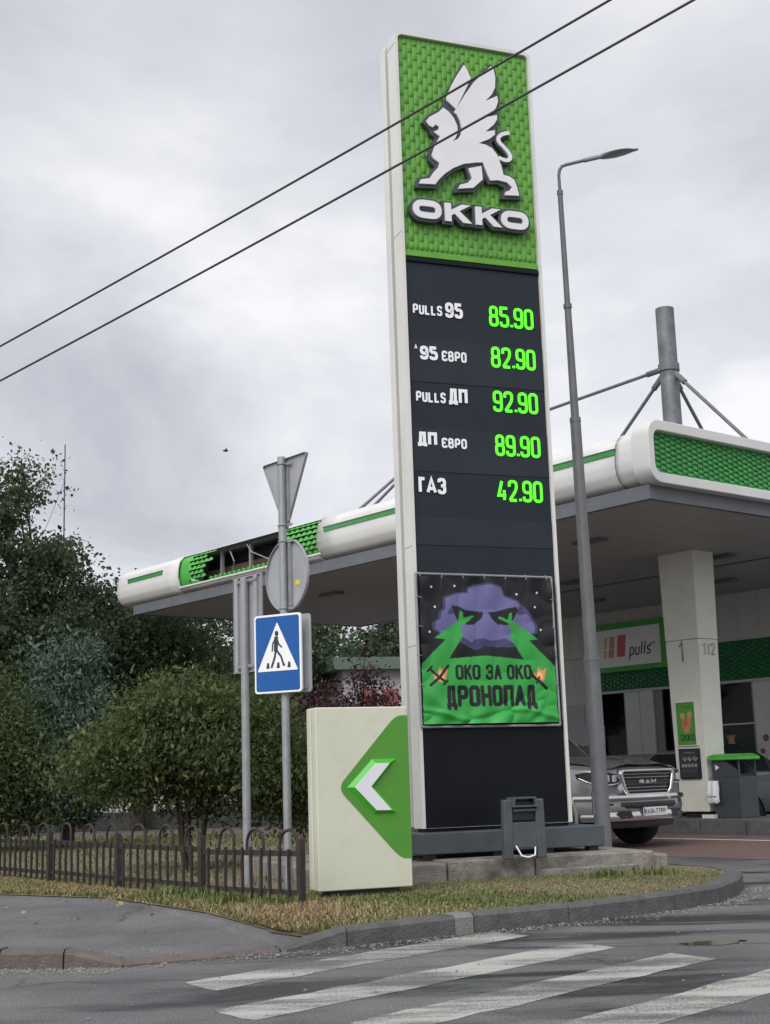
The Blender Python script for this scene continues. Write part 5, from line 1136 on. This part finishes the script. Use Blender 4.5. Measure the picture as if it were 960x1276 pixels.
# ------------------------------------------------------------------ trees
def leaves(name, C, size, mat, parent, rng, droop=0., elong=1.0, tilt=1.0):
    n = len(C); s = size*np.clip(np.exp(rng.normal(size=n)*.38), .4, 2.2)
    d = rng.normal(size=(n,3)); d[:,2] = d[:,2]*tilt-droop; d /= np.linalg.norm(d, axis=1)[:,None]
    u = rng.normal(size=(n,3)); u -= d*(u*d).sum(1)[:,None]; u /= np.linalg.norm(u, axis=1)[:,None]
    L = d*(s*elong)[:,None]; Wv = u*(s*.5)[:,None]; nrm = np.cross(d, u)*(s*.12)[:,None]
    V = np.stack([C, C+L*.5+Wv+nrm, C+L, C+L*.5-Wv+nrm], 1).reshape(-1,3)
    F4 = np.arange(n*4).reshape(-1,4)
    return npmesh(name, V, F4, mat, parent)
def tree(name, label, base, trunk, tr, blobs, nclump, per, cr_, leaf, mat, seed, group=None, limbs=30, droop=.1, elong=1.3, stems=1, twig=True, shellb=.45):
    rng = np.random.default_rng(seed); t = thing(name, label, 'tree' if trunk > 1.5 else 'shrub', base, 0, group)
    wts = np.array([b[3]*b[4]*b[5] for b in blobs]); wts = wts/wts.sum(); cl_ = []
    for i in range(nclump):
        b = blobs[rng.choice(len(blobs), p=wts)]; v = rng.normal(size=3); v /= np.linalg.norm(v); r_ = rng.uniform(0,1)**shellb
        cl_.append([b[0]+v[0]*b[3]*r_, b[1]+v[1]*b[4]*r_, b[2]+v[2]*b[5]*r_])
    cl_ = np.array(cl_); m = MB(); tops = []
    for k in range(stems):
        a = 2*PI*k/max(1,stems)+rng.uniform(0,1); sp_ = (.12 if stems > 1 else .05)*trunk
        p0 = Vector((math.cos(a)*.08*(stems > 1), math.sin(a)*.08*(stems > 1), -.1)); p2 = Vector((math.cos(a)*sp_*2, math.sin(a)*sp_*2, trunk)); mid = p0.lerp(p2,.5)+Vector((rng.uniform(-.06,.06)*trunk*.5, rng.uniform(-.06,.06)*trunk*.5, 0))
        m.tube([p0, p0.lerp(mid,.5), mid, p2], [tr*1.25, tr, tr*.85, tr*.6], 9); tops.append((p0, mid, p2))
    m.build('trunk', 'bark', t, smooth=True)
    m = MB(); zc = np.mean(cl_[:,2]); order = rng.permutation(len(cl_))[:limbs]; main = []
    for q in order:
        c = Vector(cl_[q]); p0, mid, p2 = tops[rng.integers(len(tops))]; st_ = p2 if c.z > p2.z else mid.lerp(p2, rng.uniform(.2,1)); md_ = st_.lerp(c,.5)+Vector((rng.normal()*.12, rng.normal()*.12, .08*(c-st_).length))
        r0 = tr*rng.uniform(.25,.5); m.tube([st_, st_.lerp(md_,.6), md_, c], [r0, r0*.8, r0*.55, r0*.18], 6, caps=False); main.append((st_, md_, c, r0))
    if twig:
        for q in range(len(cl_)):
            c = Vector(cl_[q]); b = min(main, key=lambda z: (z[2]-c).length+.5*(z[1]-c).length); s_ = b[1].lerp(b[2], rng.uniform(.1,.9))
            m.tube([s_, s_.lerp(c,.5)+Vector((rng.normal()*.05, rng.normal()*.05, .04)), c], [b[3]*.3, b[3]*.2, .006], 4, caps=False)
    m.build('limbs', 'bark', t, smooth=True)
    cs_ = np.clip(np.exp(rng.normal(size=nclump)*.35), .5, 2.0); cnt = np.maximum(8, (per*cs_**1.5*rng.uniform(.35,1.5,nclump)).astype(int)); tot_ = int(cnt.sum())
    C = np.repeat(cl_, cnt, 0)+np.clip(rng.normal(size=(tot_,3)),-2.3,2.3)*np.repeat(cs_, cnt)[:,None]*np.array([cr_*1.1, cr_*1.1, cr_*.7])
    C = C[C[:,2] > .25]
    leaves('crown', C, leaf, mat, t, rng, droop, elong); return t
GT = 'trees behind the fence'
tree('broadleaf_tree', 'tall loose dark green tree at the far left edge', (-8.3, 31, 0), 3.6, .17, [(-.2,0,4.4,2.6,2.0,1.5),(.0,0,6.0,1.7,1.4,1.4),(-.8,0,7.4,1.1,.9,1.0),(0,0,8.3,.5,.45,.55),(1.4,0,7.5,.6,.5,.4),(1.8,0,6.0,.5,.5,.4)], 150, 330, .26, .062, 'leaf_dark', 11, GT, limbs=60)
tree('broadleaf_tree', 'round dark green tree left of the canopy end', (-6.1, 33, 0), 2.8, .16, [(0,0,3.9,2.1,1.9,1.6),(-1.0,0,4.9,1.3,1.3,.9)], 105, 380, .32, .065, 'leaf_dark', 12, GT)
tree('broadleaf_tree', 'dark tree seen under the end of the canopy', (-4.6, 47, 0), 3.8, .16, [(0,0,5.0,2.6,2.2,2.4),(-2.4,0,4.6,1.8,1.6,1.9)], 95, 230, .34, .095, 'leaf_dark', 13, GT)
tree('broadleaf_tree', 'airy dark tree behind the crossing sign', (-2.3, 50, 0), 3.6, .15, [(-.6,0,5.4,1.9,1.8,2.4),(-2.0,0,6.2,1.2,1.2,1.2)], 48, 220, .34, .095, 'leaf_dark', 14, GT)
tree('conifer', 'bluish feathery conifer at the left behind the fence', (-5.3, 22.5, .1), 2.0, .10, [(0,0,1.5,.85,.8,1.2),(.1,0,2.6,.45,.45,.75),(-1.0,0,1.5,.7,.6,1.2),(-.2,0,.75,.8,.6,.5)], 190, 420, .15, .025, 'leaf_blue', 15, GT, droop=-.6, elong=3.0, limbs=30)
tree('broadleaf_tree', 'yellowish green bushy tree at the lower left edge', (-6.5, 22, .1), 1.6, .09, [(0,0,1.5,1.1,.9,1.3),(.6,0,.8,.8,.6,.6)], 120, 420, .20, .034, 'leaf_mid', 16, GT)
tree('spreading_shrub', 'wide green shrub with bare dark stems right behind the fence', (-2.28, 15.8, .1), .8, .024, [(-.05,0,1.45,1.1,.95,.75),(-.85,0,1.15,.7,.6,.5),(.75,0,1.3,.8,.7,.7),(.2,.1,1.95,.55,.5,.4),(1.2,.2,1.0,.55,.5,.6),(-.3,0,2.0,.3,.3,.25)], 240, 260, .15, .0225, 'leaf_shrub', 17, stems=9, droop=.8, elong=2.4, limbs=90, shellb=.5)
tree('plum_tree', 'purple leaved plum tree behind the arrow sign', (-.75, 25.5, .05), 1.5, .08, [(-.3,0,1.9,1.1,1.0,.9),(.2,0,2.8,.6,.6,.6),(-.7,0,1.2,1.0,.9,.7),(.6,0,1.7,.8,.8,.8),(.3,0,3.5,.25,.25,.3)], 110, 150, .21, .042, 'leaf_purple', 18, limbs=40)
for i, (x, y, h_, lb) in enumerate(((-.35,60,8.0,'slim far poplar nearest the price totem'),(.35,62,8.8,'slim far poplar just left of the price totem'),(-.95,58,7.4,'slim far poplar above the purple tree'))):
    tree('poplar_tree', lb, (x, y, 0), 5.2, .12, [(0,0,h_*.72,.5,.5,h_*.26)], 60, 130, .2, .10, 'leaf_far', 30+i, 'far poplars', limbs=14)
for i, (x, y) in enumerate(((-16,62),(-12,66),(-8,60),(-3,70),(-22,58))):
    tree('background_tree', ['far tree above the parked white car','far round tree right of the gabled house','far tree behind the wide shrub','farthest tree behind the low wall','far tree left of the gabled house'][i], (x, y, 0), 3.0, .15, [(0,0,3.8,2.8,2.4,2.0)], 80, 220, .5, .14, 'leaf_far', 40+i, GT, limbs=16, twig=False)

# ------------------------------------------------------------------ grass
def poly_sample(poly, n, rng):
    P = np.array([(p[0], p[1]) for p in poly]); lo = P.min(0); hi = P.max(0); out_ = []
    while sum(len(o) for o in out_) < n:
        q = rng.uniform(lo, hi, (n*2, 2)); out_.append(q[inpoly(q[:,0], q[:,1], [tuple(p) for p in P])])
    return np.concatenate(out_)[:n]
def blades(name, label, XY, z, h, wdt, mat, lean, rng, cat='grass'):
    n = len(XY); hh = h*rng.uniform(.45,1.4,n); a = rng.uniform(0,2*PI,n); l = lean*rng.uniform(.2,1.2,n)
    d = np.stack([np.cos(a), np.sin(a), np.zeros(n)],1); s = np.stack([-np.sin(a), np.cos(a), np.zeros(n)],1)*(wdt*rng.uniform(.6,1.4,n))[:,None]
    B = np.stack([XY[:,0], XY[:,1], np.full(n, z)],1); Mi = B+d*(l*hh*.4)[:,None]+np.array([0,0,1])*(hh*.65)[:,None]; T_ = B+d*(l*hh*1.1)[:,None]+np.array([0,0,1])*(hh*np.maximum(.15,1-.45*l))[:,None]
    V = np.stack([B-s, B+s, Mi+s*.7, Mi-s*.7, T_], 1).reshape(-1,3); k = np.arange(n)[:,None]*5
    q = np.concatenate([k+np.array([[0,1,2,3]])]); o = npmesh(name, V, np.concatenate([np.concatenate([k+np.array([[0,1,2]]), k+np.array([[0,2,3]]), k+np.array([[3,2,4]])])]), mat, kind='stuff'); tag(o, label, cat); return o
rng = np.random.default_rng(5)
near = [(-.84,9.6),(-.6,9.36),(-.33,9.44),(.33,9.95),(1.17,10.46),(2.05,11.07),(2.5,11.6),(2.79,12.15),(3.02,12.9),(3.0,13.55),(2.6,13.7),(2.45,13.45),(.14,12.8),(-.9,12.5),(-1.2,12.6),(-3.0,14.6),(-4.4,15.9),(-9,19.5),(-9,17),(-3.79,13.5),(-2.54,12.64),(-1.47,11.02),(-.9,9.8)]
bk = [(-.9,12.5),(2.9,14.3),(2.1,15.3),(.5,18.5),(-1.5,24),(-4,27),(-16,29.5),(-16,20),(-4.4,15.9)]
q = poly_sample(near, 120000, rng)
nzv = np.sin(q[:,0]*2.1+1.3*np.sin(q[:,1]*1.7))+np.sin(q[:,1]*2.9+q[:,0]*1.1)+.6*np.sin(q[:,0]*7+q[:,1]*5)
right = np.clip((q[:,0]-.2)/2.2, 0, 1)
g_ = nzv+rng.normal(size=len(q))*.9+right*1.1 > .55
blades('green_grass', 'short green grass in front of the price totem', q[g_], .10, .045, .0042, 'grass_green', .8, rng)
blades('dry_grass', 'dry yellowed grass along the fence and kerb', q[~g_], .10, .042, .0042, 'grass_blade', 1.1, rng)
q = poly_sample(bk, 30000, rng); blades('lawn_grass', 'sparse lawn grass behind the fence', q, .09, .07, .008, 'grass_green', .8, rng)
# raked straw and taller weeds along the fence foot
tt_ = rng.uniform(-.25, 8, 12000); ww = rng.normal(size=12000)*.16; base_ = np.array([-.749,11.038]); fd = np.array([-.623,.782]); fn = np.array([-.782,-.623])
XY = base_+fd*tt_[:,None]+fn*(ww-(-.16))[:,None]*1.0
blades('straw_litter', 'pale mown straw lying along the fence foot', XY, .10, .05, .0035, 'straw', 1.9, rng)
XY = np.array([-.75,10.35])+rng.normal(size=(5000,2))*np.array([.22,.42]); XY = XY[inpoly(XY[:,0], XY[:,1], near)]
blades('straw_pile', 'pale heap of mown straw near the fence end post', XY, .10, .075, .0035, 'straw', 1.7, rng)
c_ = np.array([(-.95,11.0),(-1.7,12.0),(-2.05,12.4),(-1.35,11.5),(2.4,12.95),(1.9,12.85)]); XY = np.concatenate([c+rng.normal(size=(260,2))*.10 for c in c_])
blades('tall_weeds', 'taller green weeds by the fence and slab', XY, .10, .11, .005, 'grass_green', .7, rng)

# grit and fallen leaves swept into the gutter and over the sidewalk
def grit(name, label, XY, z, size, mat, cat, rng):
    n = len(XY); s = size*np.exp(rng.normal(size=n)*.45); a = rng.uniform(0, 2*PI, n); V = []
    for k in range(3): V.append(np.stack([XY[:,0]+np.cos(a+k*2.1)*s, XY[:,1]+np.sin(a+k*2.1)*s, np.full(n, z)], 1))
    V.append(np.stack([XY[:,0], XY[:,1], z+s*.8], 1)); V = np.stack(V, 1).reshape(-1, 3); k = np.arange(n)[:,None]*4
    o = npmesh(name, V, np.concatenate([k+np.array([[0,1,3]]), k+np.array([[1,2,3]]), k+np.array([[2,0,3]])]), mat, kind='stuff'); tag(o, label, cat); return o
kp = np.array([(p[0], p[1]) for p in KB[1:12]]); sg = rng.integers(0, len(kp)-1, 2600); t_ = rng.uniform(0,1,2600)[:,None]; bp_ = kp[sg]*(1-t_)+kp[sg+1]*t_
dv_ = kp[sg+1]-kp[sg]; dv_ /= np.linalg.norm(dv_, axis=1)[:,None]; nn_ = np.stack([dv_[:,1], -dv_[:,0]], 1)
grit('gutter_grit', 'dark grit lying in the gutter along the kerb', bp_+nn_*(np.abs(rng.normal(size=2600))*.14+.01)[:,None], .004, .006, 'concrete', 'grit', rng)
q = rng.uniform([-5,5.5],[5,13],(900,2)); q = q[inpoly(q[:,0], q[:,1], [(-5,5.5),(5,5.5),(5,13),(3.4,13),(2.9,11.8),(1.3,10.2),(-.3,9.2),(-1.7,8.5),(-5,9)])]
grit('road_gravel', 'loose pale gravel scattered over the road', q, .004, .006, 'pale_kerb', 'gravel', rng)
q = rng.uniform([-4,9.2],[0,13.5],(110,2)); q = q[inpoly(q[:,0], q[:,1], [(-4,10),(-.95,9.5),(-1.5,11),(-2.6,12.6),(-4,13.4)])]
n = len(q); zq = np.full(n, .108); Cq = np.stack([q[:,0], q[:,1], zq], 1)
o = leaves('fallen_leaves', Cq, .02, 'straw', None, rng, elong=1.3, tilt=.15); o['kind'] = 'stuff'; tag(o, 'scattered dry fallen leaves on the sidewalk', 'leaves')
